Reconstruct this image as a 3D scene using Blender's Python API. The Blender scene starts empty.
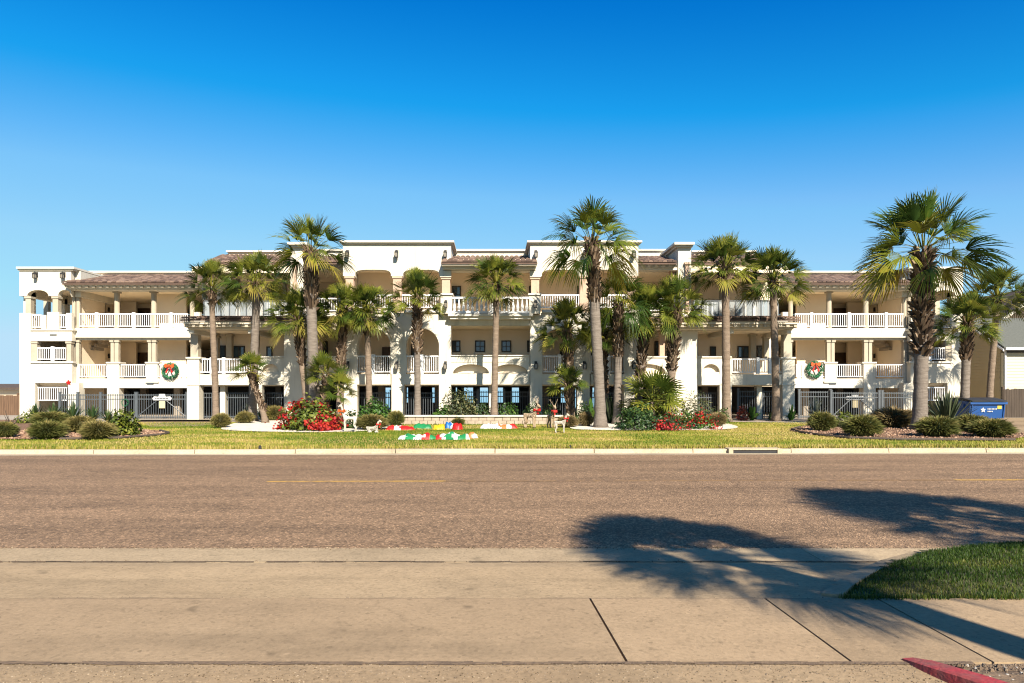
import bpy, bmesh, math, random
from mathutils import Vector, Matrix, noise
R = math.radians
PI = math.pi
F = 683.0          # focal length in picture widths*1024
VX, HY, EYE = 495.0, 390.0, 1.8
scene = bpy.context.scene
COL = scene.collection

def X(u, Z): return (u - VX) * Z / F
def H(v, Z): return EYE + (HY - v) * Z / F
def g(y):
    t = max(0.0, min(1.0, (y - 22.0) / 12.0))
    return 0.15 * t
def Zg(v):
    Z = 25.0
    for _ in range(30): Z = (EYE - g(Z)) * F / (v - HY)
    return Z
AX = -0.23        # the building's axis of symmetry

# ------------------------------------------------------------------ mesh builder
class MB:
    def __init__(self, s=1):
        self.v, self.f, self.m, self.t, self.s, self.c = [], [], [], [], s, []
    def X(self, x): return x if self.s == 1 else 2 * AX - x
    def add(self, vs, fs, mi=0, t=0.5):
        o = len(self.v); self.c.append((o, len(self.f), len(vs), len(fs)))
        self.v += [(self.X(p[0]), p[1], p[2]) for p in vs]
        for f in fs:
            self.f.append(tuple(o + i for i in f)); self.m.append(mi); self.t.append(t)
    def box(self, x0, x1, y0, y1, z0, z1, mi=0, t=0.5):
        if x0 > x1: x0, x1 = x1, x0
        if z0 > z1: z0, z1 = z1, z0
        vs = [(x0,y0,z0),(x1,y0,z0),(x1,y1,z0),(x0,y1,z0),(x0,y0,z1),(x1,y0,z1),(x1,y1,z1),(x0,y1,z1)]
        self.add(vs, [(0,3,2,1),(4,5,6,7),(0,1,5,4),(1,2,6,5),(2,3,7,6),(3,0,4,7)], mi, t)
    def pb(self, u0, u1, v0, v1, Z0, Z1, mi=0):
        self.box(X(u0,Z0), X(u1,Z0), Z0, Z1, H(v1,Z0), H(v0,Z0), mi)
    def prism(self, pts, y0, y1, mi=0):          # pts (x,z) outline, extruded along y
        n = len(pts)
        vs = [(p[0], y0, p[1]) for p in pts] + [(p[0], y1, p[1]) for p in pts]
        fs = [tuple(range(n)), tuple(range(2*n-1, n-1, -1))]
        for i in range(n): fs.append((i, i+n, (i+1) % n + n, (i+1) % n))
        self.add(vs, fs, mi)
    def prism_x(self, pts, x0, x1, mi=0):        # pts (y,z)
        n = len(pts)
        vs = [(x0, p[0], p[1]) for p in pts] + [(x1, p[0], p[1]) for p in pts]
        fs = [tuple(range(n)), tuple(range(2*n-1, n-1, -1))]
        for i in range(n): fs.append((i, i+n, (i+1) % n + n, (i+1) % n))
        self.add(vs, fs, mi)
    def lathe(self, cx, cy, prof, n=10, mi=0, t=0.5):
        vs, fs = [], []
        for r, z in prof:
            for k in range(n):
                a = 2*PI*k/n
                vs.append((cx + r*math.cos(a), cy + r*math.sin(a), z))
        for i in range(len(prof)-1):
            for k in range(n):
                fs.append((i*n+k, i*n+(k+1)%n, (i+1)*n+(k+1)%n, (i+1)*n+k))
        fs.append(tuple(range(n-1,-1,-1))); fs.append(tuple(range((len(prof)-1)*n, len(prof)*n)))
        self.add(vs, fs, mi, t)
    def tube(self, pts, rad, n=6, mi=0, t=0.5):
        rads = rad if isinstance(rad, (list, tuple)) else [rad]*len(pts)
        pts = [Vector(p) for p in pts]
        vs, fs = [], []
        for i, p in enumerate(pts):
            d = (pts[min(i+1, len(pts)-1)] - pts[max(i-1, 0)]).normalized()
            a = d.cross(Vector((0,0,1)))
            if a.length < 1e-3: a = d.cross(Vector((1,0,0)))
            a.normalize(); b = d.cross(a)
            for k in range(n):
                q = p + (a*math.cos(2*PI*k/n) + b*math.sin(2*PI*k/n))*rads[i]
                vs.append(tuple(q))
        for i in range(len(pts)-1):
            for k in range(n):
                fs.append((i*n+k, i*n+(k+1)%n, (i+1)*n+(k+1)%n, (i+1)*n+k))
        fs.append(tuple(range(n-1,-1,-1))); fs.append(tuple(range((len(pts)-1)*n, len(pts)*n)))
        self.add(vs, fs, mi, t)
    def arch_fill(self, u0, u1, vtop, vspring, vcrown, Z0, Z1, p=2.0, n=18, mi=0):
        x0, x1 = X(u0,Z0), X(u1,Z0); zt, zs, zc = H(vtop,Z0), H(vspring,Z0), H(vcrown,Z0)
        cx, hw = (x0+x1)/2, (x1-x0)/2
        top, bot = [], []
        for i in range(n+1):
            a = PI*i/n; c, s = math.cos(a), math.sin(a)
            x = cx - hw*math.copysign(abs(c)**(2/p), c); z = zs + (zc-zs)*abs(s)**(2/p)
            bot.append((x, z)); top.append((x, zt))
        for i in range(n):
            if abs(bot[i+1][0]-bot[i][0]) < 1e-4: continue
            q = [bot[i], bot[i+1], top[i+1], top[i]]
            vs = [(a, Z0, b) for a, b in q] + [(a, Z1, b) for a, b in q]
            self.add(vs, [(0,1,2,3),(7,6,5,4),(0,4,5,1),(2,6,7,3)], mi)
        if True:
            self.add([(x0,Z0,zs),(x0,Z1,zs),(x0,Z1,zt),(x0,Z0,zt)], [(0,1,2,3)], mi)
            self.add([(x1,Z0,zs),(x1,Z1,zs),(x1,Z1,zt),(x1,Z0,zt)], [(3,2,1,0)], mi)
    def split_build(self, name, mats, parent=None):
        """build touching shapes together and separate shapes as objects of their own"""
        bb = []
        for o, f, nv, nf in self.c:
            P = self.v[o:o+nv]
            bb.append([min(p[k] for p in P)-.012 for k in range(3)]+[max(p[k] for p in P)+.012 for k in range(3)])
        par = list(range(len(bb)))
        def fd(i):
            while par[i] != i: i = par[i]
            return i
        for i in range(len(bb)):
            for j in range(i):
                if all(bb[i][k] <= bb[j][k+3] and bb[j][k] <= bb[i][k+3] for k in range(3)): par[fd(i)] = fd(j)
        grp = {}
        for i in range(len(bb)): grp.setdefault(fd(i), []).append(i)
        first = None
        for ids in grp.values():
            q = MB()
            for i in ids:
                o, f, nv, nf = self.c[i]
                q.add(self.v[o:o+nv], [tuple(a-o for a in ff) for ff in self.f[f:f+nf]], self.m[f] if nf else 0, self.t[f] if nf else .5)
            ob = q.build(name, mats, parent); first = first or ob
        return first
    def build(self, name, mats, parent=None, recalc=True, smooth=False, origin=None):
        if not isinstance(mats, (list, tuple)): mats = [mats]
        me = bpy.data.meshes.new(name)
        o3 = Vector((0,0,0))
        if origin is not None: o3 = Vector(origin)
        p = parent
        base = Vector((0,0,0))
        while p is not None: base += p.location; p = p.parent
        off = base + (o3 if origin is not None else Vector((0,0,0)))
        me.from_pydata([(v[0]-off.x, v[1]-off.y, v[2]-off.z) for v in self.v], [], self.f)
        for m in mats: me.materials.append(m)
        if any(self.m): me.polygons.foreach_set('material_index', self.m)
        at = me.attributes.new('tint', 'FLOAT', 'FACE'); at.data.foreach_set('value', self.t)
        if recalc:
            bm = bmesh.new(); bm.from_mesh(me)
            bmesh.ops.recalc_face_normals(bm, faces=bm.faces); bm.to_mesh(me); bm.free()
        if smooth: me.polygons.foreach_set('use_smooth', [True]*len(me.polygons))
        me.update()
        o = bpy.data.objects.new(name, me); COL.objects.link(o)
        if origin is not None: o.location = o3
        if parent is not None: o.parent = parent
        return o

def tag(o, label=None, cat=None, group=None, kind=None):
    if label: o['label'] = label
    if cat: o['category'] = cat
    if group: o['group'] = group
    if kind: o['kind'] = kind
    return o
def empty(name, loc, label, cat, group=None):
    o = bpy.data.objects.new(name, None); COL.objects.link(o); o.location = loc
    o.empty_display_size = 0.3
    return tag(o, label, cat, group)
def copy_tree(o, parent=None):
    c = o.copy(); COL.objects.link(c)
    if parent is not None: c.parent = parent
    for ch in list(o.children): copy_tree(ch, c)
    return c

# ------------------------------------------------------------------ materials
def nt(name):
    m = bpy.data.materials.new(name); m.use_nodes = True
    n = m.node_tree; b = n.nodes['Principled BSDF']
    return m, n.nodes, n.links, b
def ramp(nodes, stops, interp='LINEAR'):
    r = nodes.new('ShaderNodeValToRGB'); r.color_ramp.interpolation = interp
    while len(r.color_ramp.elements) < len(stops): r.color_ramp.elements.new(0.5)
    for e, (p, c) in zip(r.color_ramp.elements, stops): e.position = p; e.color = (*c, 1)
    return r
def tex(nodes, links, scale, detail=4, rough=0.55, coord='Object', stretch=None):
    tc = nodes.new('ShaderNodeTexCoord'); n = nodes.new('ShaderNodeTexNoise')
    n.inputs['Scale'].default_value = scale; n.inputs['Detail'].default_value = detail
    n.inputs['Roughness'].default_value = rough
    if stretch:
        mp = nodes.new('ShaderNodeMapping'); mp.inputs['Scale'].default_value = stretch
        links.new(tc.outputs[coord], mp.inputs['Vector']); links.new(mp.outputs['Vector'], n.inputs['Vector'])
    else: links.new(tc.outputs[coord], n.inputs['Vector'])
    return n
def mixrgb(nodes, links, a, b, fac, mode='MIX'):
    m = nodes.new('ShaderNodeMix'); m.data_type = 'RGBA'; m.blend_type = mode
    for s, val in ((6, a), (7, b)):
        if isinstance(val, tuple): m.inputs[s].default_value = (*val, 1)
        else: links.new(val, m.inputs[s])
    if isinstance(fac, (int, float)): m.inputs[0].default_value = fac
    else: links.new(fac, m.inputs[0])
    return m.outputs[2]
AL = .68            # albedo scale that goes with the exposure below
KEEP = {'white_stucco':.78,'trim_paint':.80,'white_paint':.80,'white_nylon':.62,'beige_stucco':1.34,'ceiling_paint':1.2,'tan_column':.62,'cream_cornice_paint':.85,'rose_brick':.8,'white_gravel':.78,'grey_iron':.55,'brown_door':1,'dark_plaster':.8}
def pm(name, c1, c2=None, scale=3.0, rough=0.8, bump=0.0, bscale=40.0, lo=0.3, hi=0.7, stretch=None, spec=0.3, metal=0.0, bdist=0.02):
    m, N, L, b = nt(name)
    c2 = c2 or tuple(c*0.82 for c in c1)
    kk = KEEP.get(name, AL); c1 = tuple(c*kk for c in c1); c2 = tuple(c*kk for c in c2)
    n = tex(N, L, scale, stretch=stretch); r = ramp(N, [(lo, c1), (hi, c2)])
    L.new(n.outputs['Fac'], r.inputs['Fac']); L.new(r.outputs['Color'], b.inputs['Base Color'])
    b.inputs['Roughness'].default_value = rough; b.inputs['Metallic'].default_value = metal
    b.inputs['Specular IOR Level'].default_value = spec
    if bump > 0:
        n2 = tex(N, L, bscale, 5); bp = N.new('ShaderNodeBump')
        bp.inputs['Strength'].default_value = bump; bp.inputs['Distance'].default_value = bdist
        L.new(n2.outputs['Fac'], bp.inputs['Height']); L.new(bp.outputs['Normal'], b.inputs['Normal'])
    return m
def leafm(name, stops, trans=0.3, rough=0.5, spec=0.3, nscale=1.2):
    m, N, L, b = nt(name); stops = [(p, tuple(x*AL*1.08 for x in c)) for p, c in stops]
    a = N.new('ShaderNodeAttribute'); a.attribute_name = 'tint'
    n = tex(N, L, nscale, 3)
    ad = N.new('ShaderNodeMath'); ad.operation = 'MULTIPLY_ADD'; ad.inputs[1].default_value = 0.5
    L.new(n.outputs['Fac'], ad.inputs[0])
    s = N.new('ShaderNodeMath'); s.operation = 'SUBTRACT'; s.inputs[1].default_value = 0.25
    L.new(a.outputs['Fac'], s.inputs[0]); L.new(s.outputs[0], ad.inputs[2])
    r = ramp(N, stops); L.new(ad.outputs[0], r.inputs['Fac'])
    L.new(r.outputs['Color'], b.inputs['Base Color'])
    b.inputs['Roughness'].default_value = rough; b.inputs['Specular IOR Level'].default_value = spec
    t = N.new('ShaderNodeBsdfTranslucent'); L.new(r.outputs['Color'], t.inputs['Color'])
    mx = N.new('ShaderNodeMixShader'); mx.inputs[0].default_value = trans
    L.new(b.outputs[0], mx.inputs[1]); L.new(t.outputs[0], mx.inputs[2])
    L.new(mx.outputs[0], N['Material Output'].inputs['Surface'])
    return m

M = {}
def stuccom():
    m, N, L, b = nt('white_stucco')
    n = tex(N, L, .5, 4, .6); r = ramp(N, [(.3,(.575,.545,.48)),(.7,(.515,.485,.42))]); L.new(n.outputs['Fac'], r.inputs['Fac']); c = r.outputs['Color']
    mk = lambda *a, **k: tex(N, L, *a, **k).outputs['Fac']
    def mu(c, src, stops, f):
        q = ramp(N, [(p, (x, x*.985, x*.95)) for p, x in stops]); L.new(src, q.inputs['Fac']); return mixrgb(N, L, c, q.outputs['Color'], f, 'MULTIPLY')
    c = mu(c, mk(2.2, 6, .7, stretch=(1.6,1.6,.12)), [(.30,.74),(.48,1.0)], .8)
    c = mu(c, mk(1.3, 5, .65), [(.28,.84),(.5,1.0)], .7)
    L.new(c, b.inputs['Base Color']); b.inputs['Roughness'].default_value = .9; b.inputs['Specular IOR Level'].default_value = .2
    bp = N.new('ShaderNodeBump'); bp.inputs['Strength'].default_value = .3; bp.inputs['Distance'].default_value = .01
    L.new(mk(45, 4), bp.inputs['Height']); L.new(bp.outputs['Normal'], b.inputs['Normal'])
    return m
M['stucco'] = stuccom()
M['trim'] = pm('trim_paint', (.72,.67,.57), (.66,.61,.51), 1.0, .7, .1, 60)
M['beige'] = pm('beige_stucco', (.54,.455,.345), (.48,.40,.30), 0.6, .9, .25, 60)
M['ceiling'] = pm('ceiling_paint', (.70,.60,.45), (.64,.54,.40), .5, .9, .1, 60)
M['column'] = pm('tan_column', (.60,.52,.40), (.52,.45,.34), 1.5, .85, .2, 50)
M['rose'] = pm('rose_brick', (.56,.40,.29), (.48,.33,.24), 6, .85, .3, 40)
M['white'] = pm('white_paint', (.82,.81,.80), (.77,.76,.75), 2, .45)
M['iron'] = pm('grey_iron', (.13,.15,.165), (.10,.115,.13), 3, .5, spec=.5)
M['black'] = pm('dark_metal', (.025,.025,.028), (.04,.04,.042), 3, .5)
M['bronze'] = pm('bronze_frame', (.05,.04,.032), (.07,.055,.04), 3, .5)
M['lampglass'] = pm('lamp_glass', (.30,.26,.20), (.24,.2,.15), 5, .15, spec=.6)
M['concrete'] = pm('concrete', (.42,.36,.29), (.34,.29,.23), 1.2, .9, .35, 45)
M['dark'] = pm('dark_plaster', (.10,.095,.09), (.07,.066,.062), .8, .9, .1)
M['brown_door'] = pm('brown_door', (.07,.042,.026), (.10,.06,.036), 4, .5, stretch=(3,3,.4))
M['wood'] = pm('fence_wood', (.21,.125,.075), (.12,.07,.042), 3, .85, .4, 20, stretch=(4,4,.35))
M['darkwood'] = pm('weathered_wood', (.10,.075,.055), (.065,.048,.036), 3, .85, .4, 20, stretch=(4,4,.35))
M['siding'] = pm('siding_paint', (.80,.70,.48), (.74,.64,.43), .7, .7, .1)
M['shadetan'] = pm('siding_shade_tan', (.58,.45,.25), (.52,.40,.22), .7, .75, .1)  # cream siding with the gable side's shade painted in; tall house reuses it
M['shingle'] = pm('grey_shingle', (.15,.155,.135), (.095,.10,.088), 9, .9, .6, 30, stretch=(1,3,3))
M['brownroof'] = pm('brown_shingle', (.12,.085,.065), (.08,.058,.045), 9, .9, .6, 30)
M['blue'] = pm('blue_paint', (.012,.085,.30), (.010,.07,.25), 1.5, .45, .1, 20, spec=.5)
M['yellow'] = pm('yellow_sticker', (.75,.55,.08), None, 3, .6)
M['notice'] = pm('notice_board', (.72,.60,.36), (.66,.55,.32), 3, .6)
M['redpaint'] = pm('red_curb_paint', (.42,.05,.055), (.27,.09,.075), 7, .6, .6, 25, .4, .68)
M['trunk'] = pm('palm_bark', (.30,.225,.165), (.19,.14,.10), 2.2, .95, .7, 14, stretch=(1,1,5), bdist=.05)
M['trunkgrey'] = pm('grey_palm_bark', (.27,.225,.185), (.155,.125,.10), 3.0, .95, .6, 14, stretch=(1,1,6), bdist=.04)
M['mulch'] = pm('mulch', (.33,.19,.115), (.16,.085,.05), 9, .95, 1.0, 25, .35, .65, bdist=.06)
M['sand'] = pm('white_gravel', (.78,.71,.60), (.62,.55,.45), 4, .95, .7, 40)
M['stone'] = pm('planter_stone', (.52,.42,.32), (.40,.32,.24), 4, .9, .6, 18)
M['gravel'] = pm('gravel', (.36,.28,.20), (.19,.14,.10), 30, .95, 1.0, 60, .3, .7)
M['pebble'] = pm('pebble', (.62,.58,.52), (.42,.38,.33), 20, .8, .3, 40)
M['soil'] = pm('soil', (.24,.165,.105), (.13,.088,.058), 8, .95, .8, 40)
M['beach'] = pm('beach_sand', (.62,.54,.42), (.52,.45,.35), .3, .95)
M['deerwhite'] = pm('white_wire', (.66,.60,.50), None, 3, .6)
M['deertan'] = pm('tan_wire', (.52,.40,.27), (.34,.24,.15), 6, .7)
M['ribbon'] = pm('red_ribbon', (.55,.02,.015), (.42,.015,.012), 5, .5)
M['orange'] = pm('orange_ribbon', (.65,.13,.02), (.5,.07,.015), 6, .5)
M['nyred'] = pm('red_nylon', (.62,.02,.018), (.5,.015,.014), 4, .45, .3, 12)
M['nywhite'] = pm('white_nylon', (.82,.81,.79), (.72,.71,.70), 4, .45, .3, 12)
M['nygreen'] = pm('green_nylon', (.02,.27,.09), (.015,.2,.065), 4, .45, .3, 12)
M['nyyellow'] = pm('yellow_nylon', (.78,.50,.02), (.7,.42,.02), 4, .45, .3, 12)
M['nyblue'] = pm('blue_nylon', (.02,.16,.48), (.015,.12,.38), 4, .45, .3, 12)
M['nyorange'] = pm('orange_nylon', (.72,.20,.06), (.66,.16,.04), 4, .45, .3, 12)
M['boot'] = leafm('leaf_bases', [(0,(.03,.02,.013)),(.5,(.115,.072,.042)),(1,(.32,.23,.15))], .05, .9)
M['palm'] = leafm('sabal_leaf', [(0,(.016,.034,.008)),(.40,(.062,.098,.012)),(.72,(.23,.24,.030)),(1,(.34,.27,.06))], .25, .45, .22)
M['wpalm'] = leafm('washingtonia_leaf', [(0,(.014,.038,.008)),(.40,(.050,.092,.010)),(.72,(.21,.225,.024)),(1,(.38,.29,.04))], .25, .45, .22)
M['clump'] = leafm('clump_grass', [(0,(.05,.05,.014)),(.45,(.14,.13,.032)),(.8,(.28,.23,.07)),(1,(.40,.30,.12))], .2, .7)
M['clumpgreen'] = leafm('green_clump_grass', [(0,(.035,.048,.010)),(.45,(.095,.11,.022)),(.8,(.20,.19,.045)),(1,(.34,.26,.09))], .2, .7)
M['clumptan'] = leafm('tan_clump_grass', [(0,(.07,.055,.02)),(.5,(.19,.15,.055)),(1,(.40,.28,.14))], .2, .7)
M['leaf'] = leafm('shrub_leaf', [(0,(.012,.035,.010)),(.5,(.035,.085,.018)),(1,(.14,.20,.035))], .3, .45, .4)
M['leafyel'] = leafm('yellow_shrub_leaf', [(0,(.035,.055,.010)),(.5,(.13,.17,.020)),(1,(.38,.36,.05))], .3, .45)
M['leafbright'] = leafm('bright_shrub_leaf', [(0,(.02,.06,.012)),(.5,(.07,.17,.028)),(1,(.20,.30,.05))], .35, .4)
M['leafvar'] = leafm('mottled_leaf', [(0,(.02,.04,.012)),(.5,(.085,.105,.04)),(.8,(.30,.27,.12)),(1,(.45,.38,.24))], .3, .5)
M['strap'] = leafm('strap_leaf', [(0,(.015,.04,.014)),(.5,(.05,.095,.03)),(1,(.16,.20,.06))], .25, .4, .5)
M['agave'] = leafm('spiky_leaf', [(0,(.035,.05,.022)),(.5,(.09,.115,.06)),(1,(.24,.25,.14))], .1, .5)
M['silver'] = leafm('silvery_leaf', [(0,(.10,.12,.09)),(.5,(.24,.26,.19)),(1,(.42,.42,.33))], .15, .5)
M['bract'] = leafm('red_bract', [(0,(.20,.005,.012)),(.5,(.46,.012,.02)),(1,(.60,.07,.025))], .3, .6)
M['redleaf'] = leafm('red_leaf', [(0,(.10,.015,.015)),(.5,(.26,.05,.03)),(1,(.40,.14,.05))], .3, .5)
M['blade'] = leafm('grass_blade', [(0,(.018,.05,.006)),(.5,(.055,.105,.010)),(.8,(.17,.18,.025)),(1,(.36,.29,.11))], .35, .5, .3, .8)
M['dryblade'] = leafm('dry_grass_blade', [(0,(.085,.17,.012)),(.35,(.22,.28,.026)),(.62,(.48,.42,.08)),(1,(.62,.46,.18))], .35, .6, .2, .3)
M['wreath'] = leafm('wreath_needle', [(0,(.006,.06,.03)),(.5,(.012,.14,.06)),(1,(.05,.28,.11))], .1, .6)

def glass():
    m, N, L, b = nt('window_glass')
    b.inputs['Base Color'].default_value = (.035,.06,.075,1); b.inputs['Roughness'].default_value = .04
    b.inputs['Specular IOR Level'].default_value = .9
    n = tex(N, L, .8, 2); bp = N.new('ShaderNodeBump'); bp.inputs['Strength'].default_value = .05
    L.new(n.outputs['Fac'], bp.inputs['Height']); L.new(bp.outputs['Normal'], b.inputs['Normal'])
    return m
M['glass'] = glass()
def balcony_glass():
    m, N, L, b = nt('balcony_glass')
    b.inputs['Base Color'].default_value = (.75,.82,.85,1); b.inputs['Roughness'].default_value = .03
    tr = N.new('ShaderNodeBsdfTransparent'); mx = N.new('ShaderNodeMixShader'); mx.inputs[0].default_value = .16
    L.new(tr.outputs[0], mx.inputs[1]); L.new(b.outputs[0], mx.inputs[2])
    L.new(mx.outputs[0], N['Material Output'].inputs['Surface'])
    return m
M['bglass'] = balcony_glass()
def tilem():
    m, N, L, b = nt('clay_tile')
    a = N.new('ShaderNodeAttribute'); a.attribute_name = 'tint'
    n = tex(N, L, 5, 3); ad = N.new('ShaderNodeMath'); ad.operation = 'MULTIPLY_ADD'
    ad.inputs[1].default_value = .4; L.new(n.outputs['Fac'], ad.inputs[0]); L.new(a.outputs['Fac'], ad.inputs[2])
    r = ramp(N, [(.2,(.055,.032,.023)),(.6,(.118,.072,.050)),(1,(.195,.13,.095))])
    L.new(ad.outputs[0], r.inputs['Fac']); L.new(r.outputs['Color'], b.inputs['Base Color'])
    b.inputs['Roughness'].default_value = .85
    return m
M['tile'] = tilem()

def vor(N, L, scale, feature='F1', warp=None, stretch=None):
    tc = N.new('ShaderNodeTexCoord'); v = N.new('ShaderNodeTexVoronoi'); v.feature = feature; v.inputs['Scale'].default_value = scale
    src = tc.outputs['Object']
    if stretch:
        mp = N.new('ShaderNodeMapping'); mp.inputs['Scale'].default_value = stretch; L.new(src, mp.inputs['Vector']); src = mp.outputs['Vector']
    if warp:
        n = tex(N, L, warp[0], 4); ad = N.new('ShaderNodeVectorMath'); ad.operation = 'MULTIPLY_ADD'; ad.inputs[1].default_value = (warp[1],)*3
        L.new(n.outputs['Color'], ad.inputs[0]); L.new(src, ad.inputs[2]); src = ad.outputs[0]
    L.new(src, v.inputs['Vector']); return v
def mul(N, L, c, src, stops, f=1.0):
    r = ramp(N, [(p, (x,)*3 if isinstance(x, (int, float)) else x) for p, x in stops]); L.new(src, r.inputs['Fac'])
    return mixrgb(N, L, c, r.outputs['Color'], f, 'MULTIPLY')
def roadm():
    m, N, L, b = nt('chipseal_road')
    big = tex(N, L, .22, 4, .6, stretch=(.25,1,1))
    r1 = ramp(N, [(.3,(.252,.160,.092)),(.7,(.195,.123,.071))]); L.new(big.outputs['Fac'], r1.inputs['Fac']); c = r1.outputs['Color']
    c = mul(N, L, c, tex(N, L, .9, 5, .6, stretch=(.025,1,1)).outputs['Fac'], [(.3,.80),(.5,1.0),(.7,1.12)])          # wheel tracks
    c = mul(N, L, c, tex(N, L, 1.4, 6, .7, stretch=(.3,1.2,1)).outputs['Fac'], [(.28,.72),(.5,1.0),(.75,1.14)])
    v1 = vor(N, L, 46); c = mul(N, L, c, v1.outputs['Color'], [(0,.36),(.45,.80),(.75,1.12),(.93,1.9),(1,2.5)])
    v2 = vor(N, L, 17); c = mul(N, L, c, v2.outputs['Color'], [(0,.74),(.5,.98),(.85,1.08),(1,1.4)])
    cr = vor(N, L, .16, 'DISTANCE_TO_EDGE', (1.3,.9)); c = mul(N, L, c, cr.outputs['Distance'], [(0,.70),(.004,.80),(.010,1.0)], .45)
    sp = tex(N, L, .8, 3, .5); c = mul(N, L, c, sp.outputs['Fac'], [(.24,.55),(.30,1.0)], .6)
    L.new(c, b.inputs['Base Color']); b.inputs['Roughness'].default_value = .85
    b.inputs['Specular IOR Level'].default_value = .25
    bp = N.new('ShaderNodeBump'); bp.inputs['Strength'].default_value = .9; bp.inputs['Distance'].default_value = .014
    L.new(v1.outputs['Distance'], bp.inputs['Height']); L.new(bp.outputs['Normal'], b.inputs['Normal'])
    return m
M['road'] = roadm()
def slabm(name, ca, cb, sp=.5, crack=.18):
    m, N, L, b = nt(name); ca = tuple(c*AL*1.10 for c in ca); cb = tuple(c*AL*1.10 for c in cb)
    big = tex(N, L, .45, 5, .6, stretch=(.5,1,1)); r1 = ramp(N, [(.3,ca),(.7,cb)]); L.new(big.outputs['Fac'], r1.inputs['Fac']); c = r1.outputs['Color']
    c = mul(N, L, c, tex(N, L, 5, 6, .75).outputs['Fac'], [(.28,.84),(.5,1.0),(.75,1.08)], sp)
    c = mul(N, L, c, tex(N, L, 27, 5, .75).outputs['Fac'], [(.28,.66),(.42,.93),(.55,1.03),(.72,1.18)], min(1, .5+sp*.6))
    v = vor(N, L, 38); c = mul(N, L, c, v.outputs['Color'], [(0,.50),(.10,.80),(.35,1.0),(.9,1.06),(1,1.3)], .75)
    c = mul(N, L, c, tex(N, L, 3.1, 2, .5).outputs['Fac'], [(.22,.50),(.29,.92),(.34,1.0)], .8)                     # small oil spots
    st = tex(N, L, .8, 5, .6, stretch=(.22,2.2,1)); c = mul(N, L, c, st.outputs['Fac'], [(.28,.74),(.47,1.0)], .8)   # dragged tyre and water marks
    oi = N.new('ShaderNodeObjectInfo'); c = mul(N, L, c, oi.outputs['Random'], [(0,.86),(1,1.10)])                 # each slab its own tone
    c = mul(N, L, c, tex(N, L, .9, 6, .7).outputs['Fac'], [(.30,.80),(.50,1.0),(.70,1.07)], .8)
    cr = vor(N, L, crack, 'DISTANCE_TO_EDGE', (2.0,.5)); c = mul(N, L, c, cr.outputs['Distance'], [(0,.62),(.0008,.75),(.0018,1.0)], .30)
    L.new(c, b.inputs['Base Color']); b.inputs['Roughness'].default_value = .9; b.inputs['Specular IOR Level'].default_value = .2
    fi = tex(N, L, 60, 5, .75)
    bp = N.new('ShaderNodeBump'); bp.inputs['Strength'].default_value = .7; bp.inputs['Distance'].default_value = .008
    L.new(fi.outputs['Fac'], bp.inputs['Height']); L.new(bp.outputs['Normal'], b.inputs['Normal'])
    return m
M['walk'] = slabm('sidewalk_concrete', (.405,.29,.175), (.335,.235,.14))
M['apron'] = slabm('driveway_concrete', (.44,.32,.19), (.35,.25,.145), .75)
M['gutter'] = slabm('gutter_concrete', (.455,.345,.215), (.37,.275,.17), .9)
M['curb'] = slabm('curb_concrete', (.56,.46,.32), (.45,.365,.25), .9)
M['lot'] = slabm('parking_lot_gravel', (.36,.26,.155), (.26,.18,.105), 1.0)
def lawnm():
    m, N, L, b = nt('lawn')
    a = tex(N, L, .22, 5, .65, stretch=(.45,1.3,1)); r = ramp(N, [(.36,(.085,.125,.012)),(.47,(.20,.20,.028)),(.58,(.315,.25,.066)),(.72,(.355,.265,.10))])
    L.new(a.outputs['Fac'], r.inputs['Fac'])
    f = tex(N, L, 14, 6, .75, stretch=(.5,1,1)); r2 = ramp(N, [(.3,(.55,.55,.5)),(.6,(1.1,1.1,1.05))]); L.new(f.outputs['Fac'], r2.inputs['Fac'])
    c = mixrgb(N, L, r.outputs['Color'], r2.outputs['Color'], .8, 'MULTIPLY')
    L.new(c, b.inputs['Base Color']); b.inputs['Roughness'].default_value = .95; b.inputs['Specular IOR Level'].default_value = .1
    bp = N.new('ShaderNodeBump'); bp.inputs['Strength'].default_value = .9; bp.inputs['Distance'].default_value = .05
    L.new(f.outputs['Fac'], bp.inputs['Height']); L.new(bp.outputs['Normal'], b.inputs['Normal'])
    return m
M['lawn'] = lawnm()
def seam():
    m, N, L, b = nt('sea_water')
    b.inputs['Base Color'].default_value = (.16,.30,.36,1); b.inputs['Roughness'].default_value = .25
    n = tex(N, L, .5, 4, .6, stretch=(.3,1,1)); bp = N.new('ShaderNodeBump'); bp.inputs['Strength'].default_value = .4
    L.new(n.outputs['Fac'], bp.inputs['Height']); L.new(bp.outputs['Normal'], b.inputs['Normal'])
    return m
M['sea'] = seam()
M['yline'] = pm('worn_yellow_paint', (.62,.36,.07), (.30,.18,.08), 7, .8, .3, 60, .45, .70)

M['cream'] = pm('cream_cornice_paint', (.62,.54,.41), (.55,.47,.36), 1.0, .75, .1, 60)

M['yfaint'] = pm('faded_yellow_paint', (.30,.175,.075), (.205,.126,.072), 5, .85, .3, 60, .46, .60)
# ================================================================== THE BUILDING
BACK = 58.0
bld = empty('apartment_building', (AX, 43, 0), 'three storey cream stucco condominium with white railings, arches and clay tile eaves', 'building')
ZT, ZC, ZP, ZW, ZE = 36.0, 35.6, 38.0, 43.0, 42.5

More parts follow.
